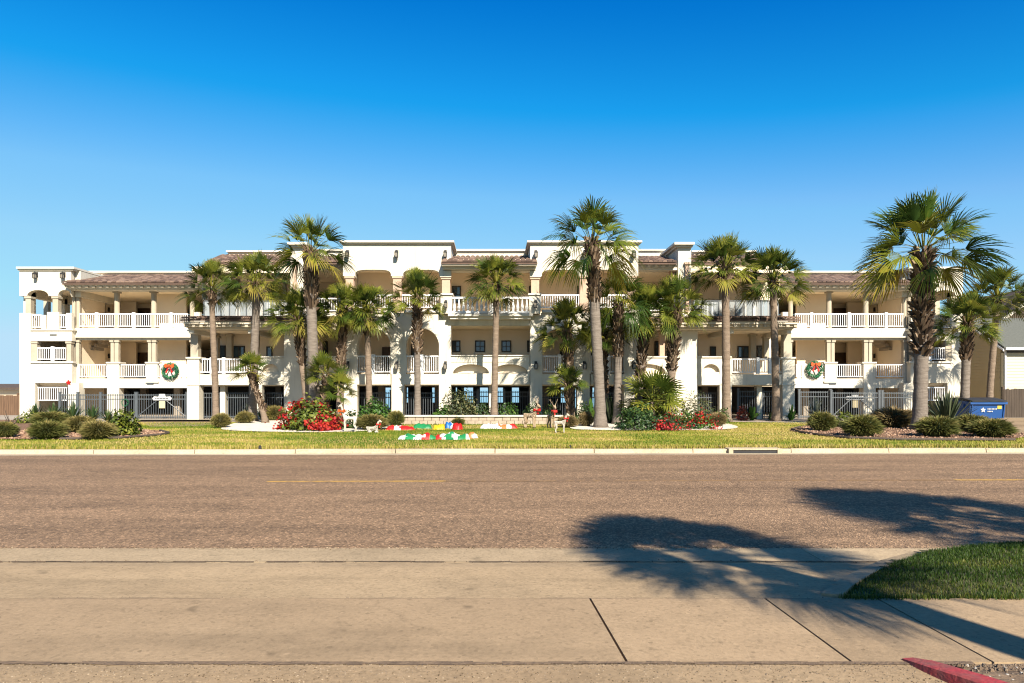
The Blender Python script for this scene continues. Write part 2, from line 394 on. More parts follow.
def rail(s, u0, u1, v0, v1, Z, posts=(), name='railing', m='white', par=None, sp=.135, bw=.036):
    b = MB(s)
    x0, x1, z1, z0 = X(u0,Z), X(u1,Z), H(v0,Z), H(v1,Z)
    b.box(x0, x1, Z-.04, Z+.04, z1-.07, z1)
    b.box(x0, x1, Z-.03, Z+.03, z0+.08, z0+.14)
    n = max(1, int((x1-x0)/sp))
    for i in range(n+1):
        x = x0 + .03 + (x1-x0-.06)*i/n
        b.box(x-bw/2, x+bw/2, Z-.018, Z+.018, z0+.141, z1-.071)
    for p in posts:
        x = X(p,Z); b.box(x-.085, x+.085, Z-.085, Z+.085, z0+.01, z1+.06)
    return b.build(name, M[m], par or bld)
def win(s, u0, u1, v0, v1, Z, nx=1, ny=1, name='window', m='bronze'):
    x0, x1, z1, z0 = X(u0,Z), X(u1,Z), H(v0,Z), H(v1,Z)
    b = MB(s); w = .07
    b.box(x0, x0+w, Z-.06, Z, z0, z1); b.box(x1-w, x1, Z-.06, Z, z0, z1)
    b.box(x0+w, x1-w, Z-.058, Z, z0, z0+w); b.box(x0+w, x1-w, Z-.058, Z, z1-w, z1)
    for i in range(1, nx):
        x = x0+(x1-x0)*i/nx; b.box(x-.022, x+.022, Z-.05, Z-.003, z0+w, z1-w)
    for i in range(1, ny):
        z = z0+(z1-z0)*i/ny; b.box(x0+w, x1-w, Z-.046, Z-.004, z-.018, z+.018)
    f = b.build(name, M[m], bld)
    p = MB(s); p.box(x0+w, x1-w, Z-.03, Z-.005, z0+w, z1-w); p.build('pane', M['glass'], f)
    if nx > 1 or True:
        t = MB(s); t.box(x0-.06, x1+.06, Z-.12, Z-.002, z0-.10, z0-.005); t.build('sill', M['trim'], f)
    return f
def lantern(s, u, v, Z):
    x, z = X(u,Z), H(v,Z)
    b = MB(s)
    b.box(x-.07, x+.07, Z-.03, Z-.001, z-.02, z+.30)
    b.box(x-.02, x+.02, Z-.24, Z-.03, z+.24, z+.28)
    b.prism([(x-.10,z+.14),(x+.10,z+.14),(x+.04,z+.24),(x-.04,z+.24)], Z-.34, Z-.14)
    b.box(x-.08, x+.08, Z-.33, Z-.15, z-.13, z-.09)
    for dx in (-.075,.075):
        for dy in (-.325,-.155): b.box(x+dx-.012, x+dx+.012, Z+dy-.012, Z+dy+.012, z-.09, z+.14)
    f = b.build('wall_lantern', M['black'], bld)
    l = MB(s); l.box(x-.07, x+.07, Z-.31, Z-.17, z-.088, z+.138); l.build('lamp_glass', M['lampglass'], f)
def col(s, u0, u1, v0, v1, Z, m='column', rnd=True, name='column', cap=True):
    b = MB(s); x0, x1, z1, z0 = X(u0,Z), X(u1,Z), H(v0,Z), H(v1,Z)
    r = (x1-x0)/2; cx = (x0+x1)/2; cy = Z + r
    if rnd:
        b.lathe(cx, cy, [(r*1.12,z0),(r*1.12,z0+.12),(r,z0+.16),(r,z1-.2),(r*1.1,z1-.16)], 14)
        b.box(cx-r*1.25, cx+r*1.25, cy-r*1.25, cy+r*1.25, z1-.16, z1)
    else:
        b.box(x0, x1, Z, Z+(x1-x0), z0, z1-.12)
        b.box(x0-.05, x1+.05, Z-.05, Z+(x1-x0)+.05, z1-.12, z1)
    o = b.build(name, M[m], bld)
    return o
def tile_roof(s, x0, x1, yf, zf, yb, zb, name='tile_roof'):
    b = MB(s); sp = .27; n = max(2, int(round((x1-x0)/sp))); sp = (x1-x0)/n
    L = math.hypot(yb-yf, zb-zf); rows = max(2, int(round(L/.36)))
    rr = random.Random(int((x0+50)*10))
    prof = [(-.5,0),(-.36,.07),(-.13,.105),(.13,.105),(.36,.07),(.5,0)]
    for i in range(n):
        cx = x0 + (i+.5)*sp
        for j in range(rows):
            t0, t1 = j/rows, (j+1)/rows + .03
            ya, za = yf+(yb-yf)*t0, zf+(zb-zf)*t0+.03
            yc, zc = yf+(yb-yf)*t1, zf+(zb-zf)*t1
            vs = [(cx+p*sp, ya, za+h) for p, h in prof] + [(cx+p*sp, yc, zc+h) for p, h in prof]
            fs = [(k, k+1, k+7, k+6) for k in range(5)] + [(5,4,3,2,1,0)]
            b.add(vs, fs, 0, rr.uniform(0,.75))
    b.add([(x0,yf,zf-.02),(x1,yf,zf-.02),(x1,yb,zb-.02),(x0,yb,zb-.02),(x0,yf,zf-.1),(x1,yf,zf-.1),(x1,yb,zb-.1),(x0,yb,zb-.1)],
          [(0,1,2,3),(7,6,5,4),(0,4,5,1),(1,5,6,2),(2,6,7,3),(3,7,4,0)], 0, .2)
    return b.build(name, M['tile'], bld, recalc=False)
def eave(s, x0, x1, yf, yb, z0, z1, dent=True, m='trim', name='eave'):
    """flaring boxed eave under a tile roof: stepped cornice and dentils"""
    b = MB(s); h = z1-z0
    b.box(x0, x1, yf, yb, z0+.62*h, z1)
    b.box(x0+.06, x1-.06, yf+.14, yb, z0+.30*h, z0+.62*h-.002)
    b.box(x0+.12, x1-.12, yf+.30, yb, z0, z0+.30*h-.002)
    o = b.build(name, M[m], bld)
    if dent:
        d = MB(s); n = int((x1-x0)/.42)
        for i in range(n+1):
            x = x0+.12+(x1-x0-.24)*i/n
            d.box(x-.085, x+.085, yf+.05, yf+.138, z0+.22*h, z0+.615*h)
        d.build('dentils', M['column'], o)
    return o

# ---- slabs, roof and rear of the whole block -----------------------------------
def shell():
    b = MB()
    xt, xp, xw = X(343,ZT), X(187,ZP), X(71,ZW)
    for z0, z1 in ((2.03,2.40),(5.20,5.62)):
        for s in (1,-1):
            b.s = s
            b.box(xt, AX-.001, ZT+.25, 39.0, z0, z1)
            b.box(xp+.1, xt-.002, ZP+.2, 44, z0+.004, z1-.004)
            b.box(xw-2.6, xp+.098, ZW+.12, 44, z0, z1)
            b.box(xt, AX-.001, 39.003, BACK, z0+.002, z1-.002)
            b.box(xw-2.6, xt-.002, 44.003, BACK, z0+.003, z1-.003)
    b.split_build('floor_slab', M['ceiling'], bld)
    r = MB()
    for s in (1,-1):
        r.s = s
        r.box(xt, AX-.001, ZT+.3, BACK, 8.42, 8.75)
        r.box(xp+.1, xt-.002, ZP+.4, BACK, 8.40, 8.74)
        r.box(xw-2.7, xp+.098, ZW+.3, BACK, 8.22, 8.55)
    r.split_build('roof_slab', M['ceiling'], bld)
    w = MB()
    for s in (1,-1):
        w.s = s
        w.box(xw-2.7, AX-14, BACK+.01, BACK+.3, 0, 8.2)
        w.box(AX-14.002, AX-.001, BACK+.01, BACK+.3, 2.0, 8.2)
        w.box(xw-.6, xw-.3, 47.2, BACK, 0, 8.2)
    w.split_build('rear_wall', M['beige'], bld)
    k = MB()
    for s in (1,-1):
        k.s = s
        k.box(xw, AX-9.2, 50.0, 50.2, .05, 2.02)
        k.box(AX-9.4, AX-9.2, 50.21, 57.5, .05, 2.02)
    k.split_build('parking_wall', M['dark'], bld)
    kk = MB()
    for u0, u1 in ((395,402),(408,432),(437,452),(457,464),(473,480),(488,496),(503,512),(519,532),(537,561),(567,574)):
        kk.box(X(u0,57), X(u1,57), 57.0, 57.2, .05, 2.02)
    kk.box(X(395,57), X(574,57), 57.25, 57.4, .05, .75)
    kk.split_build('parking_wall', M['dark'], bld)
    p = MB()
    for s in (1,-1):
        p.s = s
        for x in (-3.2, -6.6):
            for y in (41, 46, 51, 56): p.box(AX+x-.2, AX+x+.2, y, y+.4, .05, 2.025)
        for x in (-12, -15, -20.5, -24.5):
            for y in (44.5, 48): p.box(AX+x-.2, AX+x+.2, y, y+.4, .05, 2.025)
    p.split_build('parking_pillar', M['concrete'], bld)
shell()

# ---- one half, mirrored ---------------------------------------------------------
def half(s):
    # ============ end tower with open belvedere
    a = MB(s); Z = ZE
    a.pb(19.5, 71, 270, 288, Z, Z+.35)
    a.pb(19.5, 27, 288.01, 296, Z+.001, Z+.349); a.pb(48.5, 58, 288.01, 296, Z+.001, Z+.349)
    a.arch_fill(27, 48.5, 288.01, 296.5, 290, Z+.001, Z+.349, 2.2)
    a.arch_fill(58, 71, 288.01, 296.5, 290, Z+.001, Z+.349, 2.2)
    a.pb(19.5, 31, 313, 422, Z+.002, Z+.5)                      # corner pier
    a.pb(47, 59, 312, 330, Z+.003, Z+.3); a.pb(66, 71.5, 313, 330, Z+.003, Z+.3); a.pb(41.5, 46, 315, 330, Z+.003, Z+.2)
    a.pb(31.01, 72, 330.5, 341, Z+.001, Z+.4)
    a.pb(31.01, 72, 363, 383, Z+.001, Z+.4)
    a.pb(31.01, 35, 383.01, 420, Z+.004, Z+.4); a.pb(68, 79, 383.01, 422, Z+.004, Z+.6)
    xl = X(19.5,Z)
    a.box(xl, xl+.35, Z+.36, Z+1.0, 0, 8.0); a.box(xl, xl+.35, 46.4, 47.0, 0, 8.0)
    a.box(xl, xl+.35, Z+.36, 47.0, 7.65, 9.26); a.box(xl+.002, xl+.3, Z+1.0, 46.4, 0, 6.6)
    a.box(xl+.36, X(71,Z), 46.7, 47.0, 7.65, 9.26)
    a.box(xl+.36, X(71,Z), 46.7, 47.0, 4.8, 6.3)
    a.box(X(71,Z)+.01, X(71,Z)+.36, Z+.4, 47, 7.65, 9.26)
    a.split_build('end_tower', M['stucco'], bld)
    c = MB(s); c.pb(16, 74, 266.7, 268.6, Z-.2, 47.2); c.pb(17.5, 73, 268.65, 270.3, Z-.1, 47.1); c.build('cornice', M['trim'], bld)
    c = MB(s); c.pb(30, 73, 329, 330.4, Z-.08, Z+.3); c.pb(30, 73, 361.3, 362.9, Z-.08, Z+.3); c.split_build('ledge', M['trim'], bld)
    b = MB(s); b.box(xl+.37, X(71,Z), Z+.42, 46.6, 5.25, 5.6); b.box(xl+.37, X(71,Z), Z+.42, 46.6, 2.1, 2.4); b.box(xl+.37, X(71,Z), Z+.42, 46.6, 8.3, 8.5); b.split_build('landing', M['ceiling'], bld)
    b = MB(s); b.box(xl+.36, X(71,Z)-.01, 46.1, 46.3, 2.41, 4.79); b.box(xl+1.2, X(71,Z)-.01, 46.1, 46.3, 0, 2.05); b.box(X(71,Z)-.25, X(71,Z)+.1, 43.4, 46.05, 2.41, 8.2); b.split_build('stair_wall', M['beige'], bld)
    b = MB(s)                                                     # stair flight behind the openings
    for i in range(12): b.box(xl+1.0+i*.25, xl+1.25+i*.25, 44.4, 45.6, 2.42+i*.22, 2.62+i*.22)
    b.build('stair_flight', M['concrete'], bld)
    for u0, u1 in ((25.5,30.8),(52.6,58)): col(s, u0, u1, 296.5, 313 if u0 < 40 else 311.9, Z, 'column', False)
    col(s, 43.5, 48, 298, 320, 46.4, 'column', False); col(s, 31.5, 37, 341.5, 361.2, Z+.05, 'column', False); col(s, 66.5, 71, 341.5, 361.2, Z+.05, 'column', False)
    rail(s, 32, 41.5, 314.5, 329, Z+.12, (), 'railing'); rail(s, 59, 66, 314.5, 329, Z+.12)
    rail(s, 37.5, 66, 347.5, 361, Z+.12, (53,)); rail(s, 38, 67, 387, 402, Z+.12)
    win(s, 52, 62, 383.5, 386, 46.05)
    for u in (29, 55): lantern(s, u+8, 277, Z) if u == 29 else lantern(s, 64.5, 277, Z)
    # ============ wing
    Z = ZW
    w = MB(s)
    w.pb(71.5, 199, 328, 336, Z-.12, Z+.12); w.pb(79, 199, 378.5, 388, Z-.02, Z+.14)
    w.pb(71.5, 199, 337.6, 340, Z+.02, Z+.3)
    for u0, u1 in ((107,119),): w.pb(u0, u1, 363.5, 422, Z-.06, Z+.5)
    w.pb(146, 157.5, 363.5, 381, Z-.06, Z+.25); w.pb(71.8, 79, 363.5, 383, Z-.03, Z+.5)
    w.pb(163, 181, 364, 378.5, Z+.001, Z+.13)
    w.split_build('wing_wall', M['stucco'], bld)
    l = MB(s)
    l.pb(71.5, 199, 336.05, 337.5, Z-.17, Z+.12); l.pb(105.8, 120.2, 361.9, 363.4, Z-.13, Z+.55); l.pb(144.8, 158.7, 361.9, 363.4, Z-.13, Z+.3)
    l.pb(145.2, 158.3, 381.05, 382.6, Z-.12, Z+.1)
    l.split_build('ledge', M['trim'], bld)
    sc = MB(s)
    for u in (150, 53): sc.pb(u-3.4, u+3.4, 383.4 if u == 150 else 334.2, 384.5 if u == 150 else 335.3, Z-.06 if u == 150 else ZE-.04, Z+.0 if u == 150 else ZE+.01)
    sc.split_build('scupper', M['iron'], bld)
    pw = MB(s); pw.pb(88, 228, 272.6, 283, 46.5, 46.9); pw.pb(22, 88, 276, 283, 47.2, 47.6); pw.split_build('parapet', M['beige'], bld)
    cp = MB(s); cp.pb(86, 229, 270.8, 272.5, 46.35, 47.05); cp.build('parapet_cap', M['trim'], bld)
    tile_roof(s, X(62,41.9), X(205,41.9), 41.9, H(283,41.9), 46.45, H(276,46.45))
    eave(s, X(63.5,42), X(205,42), 42.0, 43.1, H(288.2,42), H(283.3,42)-.03)
    be = MB(s); be.pb(71.5, 205, 288.3, 290.2, 42.45, 43.3); be.split_build('beam', M['trim'], bld)
    so = MB(s); so.box(X(72,43), X(205,43), 43.31, 50, 8.05, 8.2); so.build('balcony_ceiling', M['ceiling'], bld)
    for u0, u1 in ((71.2,74.8),(75.4,79.2),(113.2,118.2),(150.2,155.2),(189,193.5)): col(s, u0, u1, 290.3, 328, Z-.02)
    for u0, u1 in ((72,75),(75.8,79),(110.6,113.8),(114.6,118.4),(148,151.2),(152,155.6),(190.5,193.5),(194.5,198)): col(s, u0, u1, 340.2, 361.8 if u0 > 79 else 363.4, Z, 'column', False)
    rail(s, 79.5, 188, 313.5, 328, Z+.02, (97, 134, 171.5))
    rail(s, 79.5, 106.8, 364.2, 378.3, Z+.05); rail(s, 119.4, 145.8, 364.2, 378.3, Z+.05); rail(s, 157.8, 163, 364.2, 378.3, Z+.05); rail(s, 181, 187, 364.2, 378.3, Z+.05)
    # recessed balcony rooms
    b = MB(s)
    for z0, z1 in ((2.41,5.19),(5.63,8.04)):
        xs = X(88,45); b.box(xs-.25, xs, 45.0, 48.6, z0, z1)            # side wall with the entrance door
        b.box(xs+.001, X(136,48.5), 48.5, 48.7, z0, z1)
        b.box(X(152.5,44.6), X(186,44.6), 44.6, 44.8, z0, z1)
        b.box(X(152.5,44.6), X(152.5,44.6)+.2, 44.81, 48.6, z0, z1)
        b.box(X(72,44.8), xs-.251, 46.0, 46.2, z0, z1)
        b.box(X(136,49.6), X(152,49.6), 49.6, 49.8, z0, z1)
    b.split_build('balcony_wall', M['beige'], bld)
    for z0 in (2.41, 5.63):
        xs = X(88,45)
        d = MB(s); d.box(xs+.002, xs+.06, 45.9, 46.95, z0+.01, z0+2.15); f = d.build('door', M['brown_door'], bld)
        p = MB(s); p.box(xs+.062, xs+.075, 46.15, 46.7, z0+.9, z0+1.95); p.build('pane', M['glass'], f)
        p = MB(s); p.box(xs+.061, xs+.14, 46.0, 46.05, z0+1.0, z0+1.06); p.build('handle', M['iron'], f)
        d = MB(s); d.box(X(138,49.55), X(150,49.55), 49.5, 49.59, z0+.01, z0+2.1); d.build('door', M['brown_door'], bld)
        v = MB(s); v.box(xs+.002, xs+.05, 47.3, 47.5, z0+1.6, z0+1.9); v.build('wall_light', M['black'], bld)
        pc = MB(s); x = X(84,44.4); pc.box(x-.13, x+.13, 44.4, 44.66, z0, z0+(2.77 if z0 < 4 else 2.4)); pc.build('column', M['column'], bld)
    # ============ porch block
    Z = ZP
    w = MB(s)
    w.pb(187, 199, 358.6, 422, Z-.08, Z+.5)
    w.pb(199.01, 250, 374.3, 385, Z+.001, Z+.3)
    w.pb(250.01, 262, 357.6, 422, Z, Z+.4)
    w.pb(250.01, 258, 357.6, 385, Z+.45, Z+.6)
    w.arch_fill(262.01, 279, 357.6, 372, 364, Z+.002, Z+.25, 2)
    w.pb(279.01, 284, 357.6, 385, Z+.002, Z+.4); w.pb(262.01, 279, 374, 385, Z+.003, Z+.3)
    w.pb(262.01, 279, 372.01, 373.99, Z+.03, Z+.25)
    w.pb(284.01, 311, 330, 422, Z-.25, Z+.5)
    w.pb(311.01, 352, 374, 385, Z+.001, Z+.3); w.arch_fill(316, 352, 357.6, 372, 364, Z+.002, Z+.25, 2); w.pb(311.01, 316, 357.6, 374, Z+.002, Z+.25)
    w.pb(220, 225, 385.2, 421, Z+.5, Z+.9)
    w.pb(187, 199, 329.5, 331, Z+.1, Z+.5)
    w.pb(290.5, 303.5, 247, 330, Z-.25, Z+2.6)
    w.pb(199.01, 290, 318, 325, 40.0, 40.3)
    w.split_build('porch_wall', M['stucco'], bld)
    rb = MB(s); rb.pb(262.01, 279, 362, 374, Z+.26, Z+.4); rb.pb(311.01, 352, 362, 374, Z+.26, Z+.4); rb.split_build('arch_recess', M['beige'], bld)
    l = MB(s); l.pb(185.6, 200.4, 357, 358.55, Z-.16, Z+.55); l.pb(250, 284, 356.2, 357.5, Z-.07, Z+.5); l.pb(311.1, 352, 356.2, 357.5, Z-.07, Z+.3)
    l.pb(186, 199.8, 384, 385.2, Z-.11, Z-.081)
    l.split_build('ledge', M['trim'], bld)
    cp = MB(s); cp.pb(287, 307, 242, 244.4, Z-.62, Z+2.9); cp.pb(288.8, 305.2, 244.45, 246.9, Z-.42, Z+2.75); cp.build('pilaster_cap', M['trim'], bld)
    rail(s, 199.5, 249.8, 358.6, 374.1, Z+.1, (212, 224))
    col(s, 190.5, 198, 331, 356.9, Z, 'column', False); col(s, 226, 231.5, 334, 358, Z+2.2, 'column', False); col(s, 252, 258, 329, 356.1, Z+.02, 'column', False)
    col(s, 317, 322, 330, 356.1, Z+.02, 'rose', False); col(s, 213, 218, 336, 360, Z+2.3, 'column', False)
    # canopy with its own tiles
    xa, xb = X(180.5,36.7), X(332,36.7)
    tile_roof(s, xa, xb, 36.7, H(319,36.7), 39.9, H(319,36.7)+.40)
    eave(s, xa+.1, xb-.05, 36.8, 38.4, H(328.5,36.8), H(319,36.8)-.13, True, 'cream')
    cc = MB(s); cc.box(xa+.5, xb-.1, 37.15, 40.9, H(328.5,36.8)+.03, H(328.5,36.8)+.14); cc.build('canopy_ceiling', M['ceiling'], bld)
    cb = MB(s)
    for uu in (197, 255, 317): x = X(uu,38); cb.box(x-.15, x+.15, 37.3, 40.8, H(328.5,36.8)-.22, H(328.5,36.8)+.028)
    cb.split_build('canopy_beam', M['trim'], bld)
    b = MB(s)
    b.box(X(187,ZP)+.1, X(352,41), 41.0, 41.2, 2.41, 5.19); b.box(X(199,41), X(352,41), 41.8, 42.0, 5.63, 8.39)
    b.box(X(187,ZP)+.1, X(187,ZP)+.35, 42.01, 45, 2.41, 8.2)
    b.box(X(187,ZP)+.1, X(187,ZP)+.35, 39.2, 40.99, 2.41, 2.6)
    b.split_build('balcony_wall', M['beige'], bld)
    win(s, 233, 245, 346, 358, 40.99, 2); win(s, 219, 226, 345.5, 358, 40.99); win(s, 266.5, 272.5, 346.5, 357.5, 40.99); win(s, 284.5, 291.5, 340, 356, 40.99, 1, 2)
    win(s, 214, 224, 300, 318, 41.79, 2, 1, 'glass_door'); win(s, 230, 246, 300, 318, 41.79, 2, 1, 'glass_door'); win(s, 262, 272, 300, 318, 41.79, 1, 1, 'glass_door')
    # third floor terrace over the canopy
    Z = 40.0
    b = MB(s); x0, x1 = X(204,Z), X(289,Z); z0, z1 = H(318,Z), H(300.5,Z)
    b.box(x0, x1, Z-.03, Z+.03, z1-.05, z1); b.box(x0, x1, Z-.03, Z+.03, z0, z0+.05)
    n = 10
    for i in range(n+1):
        x = x0+(x1-x0)*i/n; b.box(x-.03, x+.03, Z-.028, Z+.028, z0+.05, z1-.05)
    f = b.build('terrace_railing', M['iron'], bld)
    p = MB(s); p.box(x0+.04, x1-.04, Z-.008, Z+.008, z0+.06, z1-.06); p.build('glass_panel', M['bglass'], f)
    b = MB(s)
    for i in range(int((x1-x0)*.30/.15)):
        x = x1-.1-i*.15; b.box(x-.014, x+.014, Z+.05, Z+.08, z0, z1-.06)
    b.build('baluster_row', M['white'], f)
    ph = MB(s); ph.pb(194, 199.5, 312, 330, Z+.3, Z+.6); ph.split_build('railing_pier', M['trim'], bld)
    for u0, u1 in ((201.5,206),(235,239.5),(258,262.5),(282,286.5)): col(s, u0, u1, 270, 299.9 if u0 < 203 else 318, Z+.1, 'column')
    col(s, 292.6, 296, 262.2, 312, ZP-.4, 'rose', False)
    pw = MB(s); pw.pb(228, 290, 252, 262, 41.2, 41.6); pw.split_build('parapet', M['beige'], bld)
    cp = MB(s); cp.pb(226, 290, 250.3, 251.9, 41.05, 41.8); cp.build('parapet_cap', M['trim'], bld)
    tile_roof(s, X(205,38.9), X(289.6,38.9), 38.9, H(263,38.9), 41.15, H(256,41.15))
    eave(s, X(205.5,39), X(289.6,39), 39.0, 40.1, H(267.5,39), H(263.3,39)-.03)
    be = MB(s); be.pb(206, 290, 267.6, 270, 39.5, 40.4); be.split_build('beam', M['trim'], bld)
    # bay between pilaster and gable tower
    pw = MB(s); pw.pb(304, 362, 250.6, 258, 40.6, 41.0); pw.split_build('parapet', M['stucco'], bld)
    cp = MB(s); cp.pb(303.8, 362, 249, 250.5, 40.45, 41.2); cp.build('parapet_cap', M['trim'], bld)
    tile_roof(s, X(304.5,37.2), X(352,37.2), 37.2, H(262.5,37.2), 40.4, H(257.5,40.4))
    eave(s, X(305,37.3), X(352,37.3), 37.3, 38.3, H(267.4,37.3), H(262.8,37.3)-.03)
    be = MB(s); be.pb(304.5, 352, 267.5, 270, 37.7, 38.5); be.split_build('beam', M['trim'], bld)
    rail(s, 304, 352, 298, 312.5, ZP+.1); w = MB(s); w.pb(304, 352, 312.6, 316, ZP, ZP+.3); w.split_build('ledge', M['trim'], bld)
    col(s, 307, 311.5, 270.1, 312.5, ZP+.15, 'rose', False)
    win(s, 316, 324, 294, 312, 41.79, 1, 1); win(s, 318, 328, 341, 356, 40.99, 2, 2)
    # ============ gable tower with scalloped arches
    Z = ZT
    t = MB(s)
    t.pb(343, 451, 244, 268, Z, Z+.5)
    t.pb(343, 355, 268.01, 276, Z+.001, Z+.49); t.pb(391, 403, 268.01, 276, Z+.001, Z+.49); t.pb(439.5, 451, 268.01, 276, Z+.001, Z+.49)
    t.arch_fill(355, 391, 268.01, 277, 269.6, Z+.001, Z+.49, 4.0); t.arch_fill(403, 439.5, 268.01, 277, 269.6, Z+.001, Z+.49, 4.0)
    t.pb(343, 439.9, 312.5, 327, Z, Z+.4)
    t.pb(343, 357, 327.01, 422, Z+.001, Z+.6); t.pb(390.5, 406, 327.01, 374, Z+.001, Z+.6); t.pb(439, 451, 315, 422, Z-.02, Z+.6)
    t.pb(391.5, 404, 374.01, 422, Z+.002, Z+.6)
    t.arch_fill(357.01, 390.49, 327.01, 346, 328.5, Z+.001, Z+.5, 2); t.arch_fill(406.01, 438.99, 327.01, 346, 328.5, Z+.001, Z+.5, 2)
    t.pb(357.02, 390.48, 374.02, 384.5, Z+.003, Z+.4); t.pb(404.02, 438.98, 374.02, 384.5, Z+.003, Z+.4)
    for x in (X(343,Z), X(451,Z)-.35): t.box(x, x+.35, Z+.5, Z+4.2, H(262,Z), H(244,Z)-.002)
    t.box(X(343,Z)+.36, X(451,Z)-.36, Z+3.85, Z+4.2, H(262,Z), H(244,Z)-.002)
    t.box(X(343,Z), X(343,Z)+.35, Z+.61, ZP, 0, 8.2)
    t.split_build('tower', M['stucco'], bld)
    c = MB(s); c.pb(339, 454, 240.4, 242.2, Z-.22, Z+4.4); c.pb(341, 452.6, 242.25, 243.95, Z-.1, Z+4.3); c.build('cornice', M['trim'], bld)
    l = MB(s); l.pb(404, 439, 309.5, 312.4, Z-.12, Z+.3); l.pb(345, 391, 309.5, 312.4, Z-.12, Z+.3); l.split_build('ledge', M['trim'], bld)
    for u0, u1 in ((345.5,353.5),(393,401.5)): col(s, u0, u1, 276.1, 309.4, Z+.02, 'rose', False)
    rail(s, 354, 392.5, 294.5, 309.4, Z+.1, sp=.125); rail(s, 402, 441, 294.5, 309.4, Z+.1, sp=.125)
    rail(s, 357.2, 390.3, 355.6, 373.9, Z+.12, (373.5,), sp=.115); rail(s, 406.2, 438.8, 355.6, 373.9, Z+.12, (422,), sp=.115)
    for u, v in ((348,256),(397,256),(445.5,256),(348,367),(397,367),(445.5,367)): lantern(s, u, v, Z if u < 440 or v < 300 else Z-.02)
    # centre capital, column, pedestal
    q = MB(s); q.pb(440, 451.2, 269.8, 276.9, ZC-.05, ZT-.002); q.pb(440.6, 452, 295, 313.5, ZC-.02, ZT+.5); q.split_build('pedestal', M['stucco'], bld)
    q = MB(s); q.pb(439.6, 453, 293.2, 294.9, ZC-.1, ZT+.55); q.split_build('ledge', M['trim'], bld)
    col(s, 442, 450, 277, 293.1, ZC+.05, 'rose', False)
    lantern(s, 446, 306, ZC-.02)
    b = MB(s); b.box(X(343,ZT), X(343,ZT)+.25, 38.6, 41, 2.41, 8.2); b.split_build('balcony_wall', M['beige'], bld)
for s in (1, -1): half(s)

# ---- centre bay -----------------------------------------------------------------
def centre():
    ZB = 38.5
    b = MB(); b.box(X(343,ZT)+.3, X(640,ZT)-.3, ZB, ZB+.2, 2.41, 5.19); b.box(X(343,ZT)+.3, X(640,ZT)-.3, ZB, ZB+.2, 5.63, 8.41)
    b.split_build('balcony_wall', M['beige'], bld)
    for u0, u1 in ((451.5,460.5),(475,485.2),(501.3,511.2),(527,535.5)): win(1, u0, u1, 340.5, 352.3, ZB-.01, 2, 2)
    for u0, u1 in ((452,461),(529,538),(577,585),(395,403)): win(1, u0, u1, 286, 303, ZB-.01, 1, 2)
    for u0, u1 in ((411,420),(560,569),(590,598)): win(1, u0, u1, 344, 357, ZB-.01, 1, 2)
    d = MB(); d.pb(382, 390, 347, 372, ZB-.08, ZB-.01); d.build('door', M['brown_door'], bld)
    w = MB()
    w.pb(451.02, 529.5, 319.5, 325.5, ZT-.01, ZT+.4)
    w.pb(451.02, 529.5, 356, 362, ZT-.03, ZT+.3)
    w.arch_fill(453, 489, 362.02, 373, 364.2, ZT, ZT+.25, 2); w.arch_fill(492, 528, 362.02, 373, 364.2, ZT, ZT+.25, 2)
    w.pb(451.02, 452.98, 362.02, 373.5, ZT, ZT+.25); w.pb(489.02, 491.98, 362.02, 373.5, ZT, ZT+.25); w.pb(528.02, 529.6, 362.02, 373.5, ZT, ZT+.25)
    w.pb(451.02, 529.6, 373.5, 384.5, ZT-.02, ZT+.4)
    w.pb(489, 492, 384.52, 421, ZT+.6, ZT+1.0)
    w.split_build('centre_wall', M['stucco'], bld)
    r = MB(); r.pb(453, 528, 362.5, 373, ZT+.45, ZT+.6); r.split_build('arch_recess', M['beige'], bld)
    l = MB(); l.pb(451.02, 529.5, 355, 355.95, ZT-.1, ZT+.3); l.pb(448, 533, 313.6, 316, ZC-.16, ZT-.03); l.pb(450, 531, 316.05, 319, ZC-.03, ZT-.03); l.split_build('ledge', M['trim'], bld)
    s = MB(); x0, x1 = X(452.2,ZC), X(529,ZC); z0, z1 = H(313.5,ZC), H(297,ZC)
    s.box(x0, x1, ZC-.08, ZC+.1, z1-.10, z1); s.box(x0, x1, ZC-.08, ZC+.1, z0, z0+.12)
    n = int((x1-x0)/.235); h = z1-z0-.22
    for i in range(n):
        x = x0+(i+.5)*(x1-x0)/n
        s.lathe(x, ZC+.01, [(.07,z0+.12),(.055,z0+.16),(.085,z0+.12+.3*h),(.045,z0+.12+.62*h),(.04,z0+.12+.85*h),(.065,z0+.12+h)], 7)
    xm = X(493,ZC); s.box(xm-.16, xm+.16, ZC-.12, ZC+.14, z0, z1+.16)
    s.build('balustrade', M['white'], bld)
    p = MB(); p.pb(446, 536, 251, 259, 38.7, 39.1); p.split_build('parapet', M['stucco'], bld)
    p = MB(); p.pb(446, 536, 249, 250.9, 38.55, 39.3); p.build('parapet_cap', M['trim'], bld)
    tile_roof(1, X(441,34.9), X(537.5,34.9), 34.9, H(262.2,34.9), 38.5, H(262.2,34.9)+.95)
    e = MB(); e.pb(441.5, 537, 262.5, 265.3, 34.95, 36.0); e.pb(443, 535.5, 265.32, 269, 35.3, 36.0); e.build('eave', M['trim'], bld)
    c = MB(); c.pb(443, 536, 269.05, 270.5, 35.55, 36.3); c.split_build('beam', M['trim'], bld)
centre()

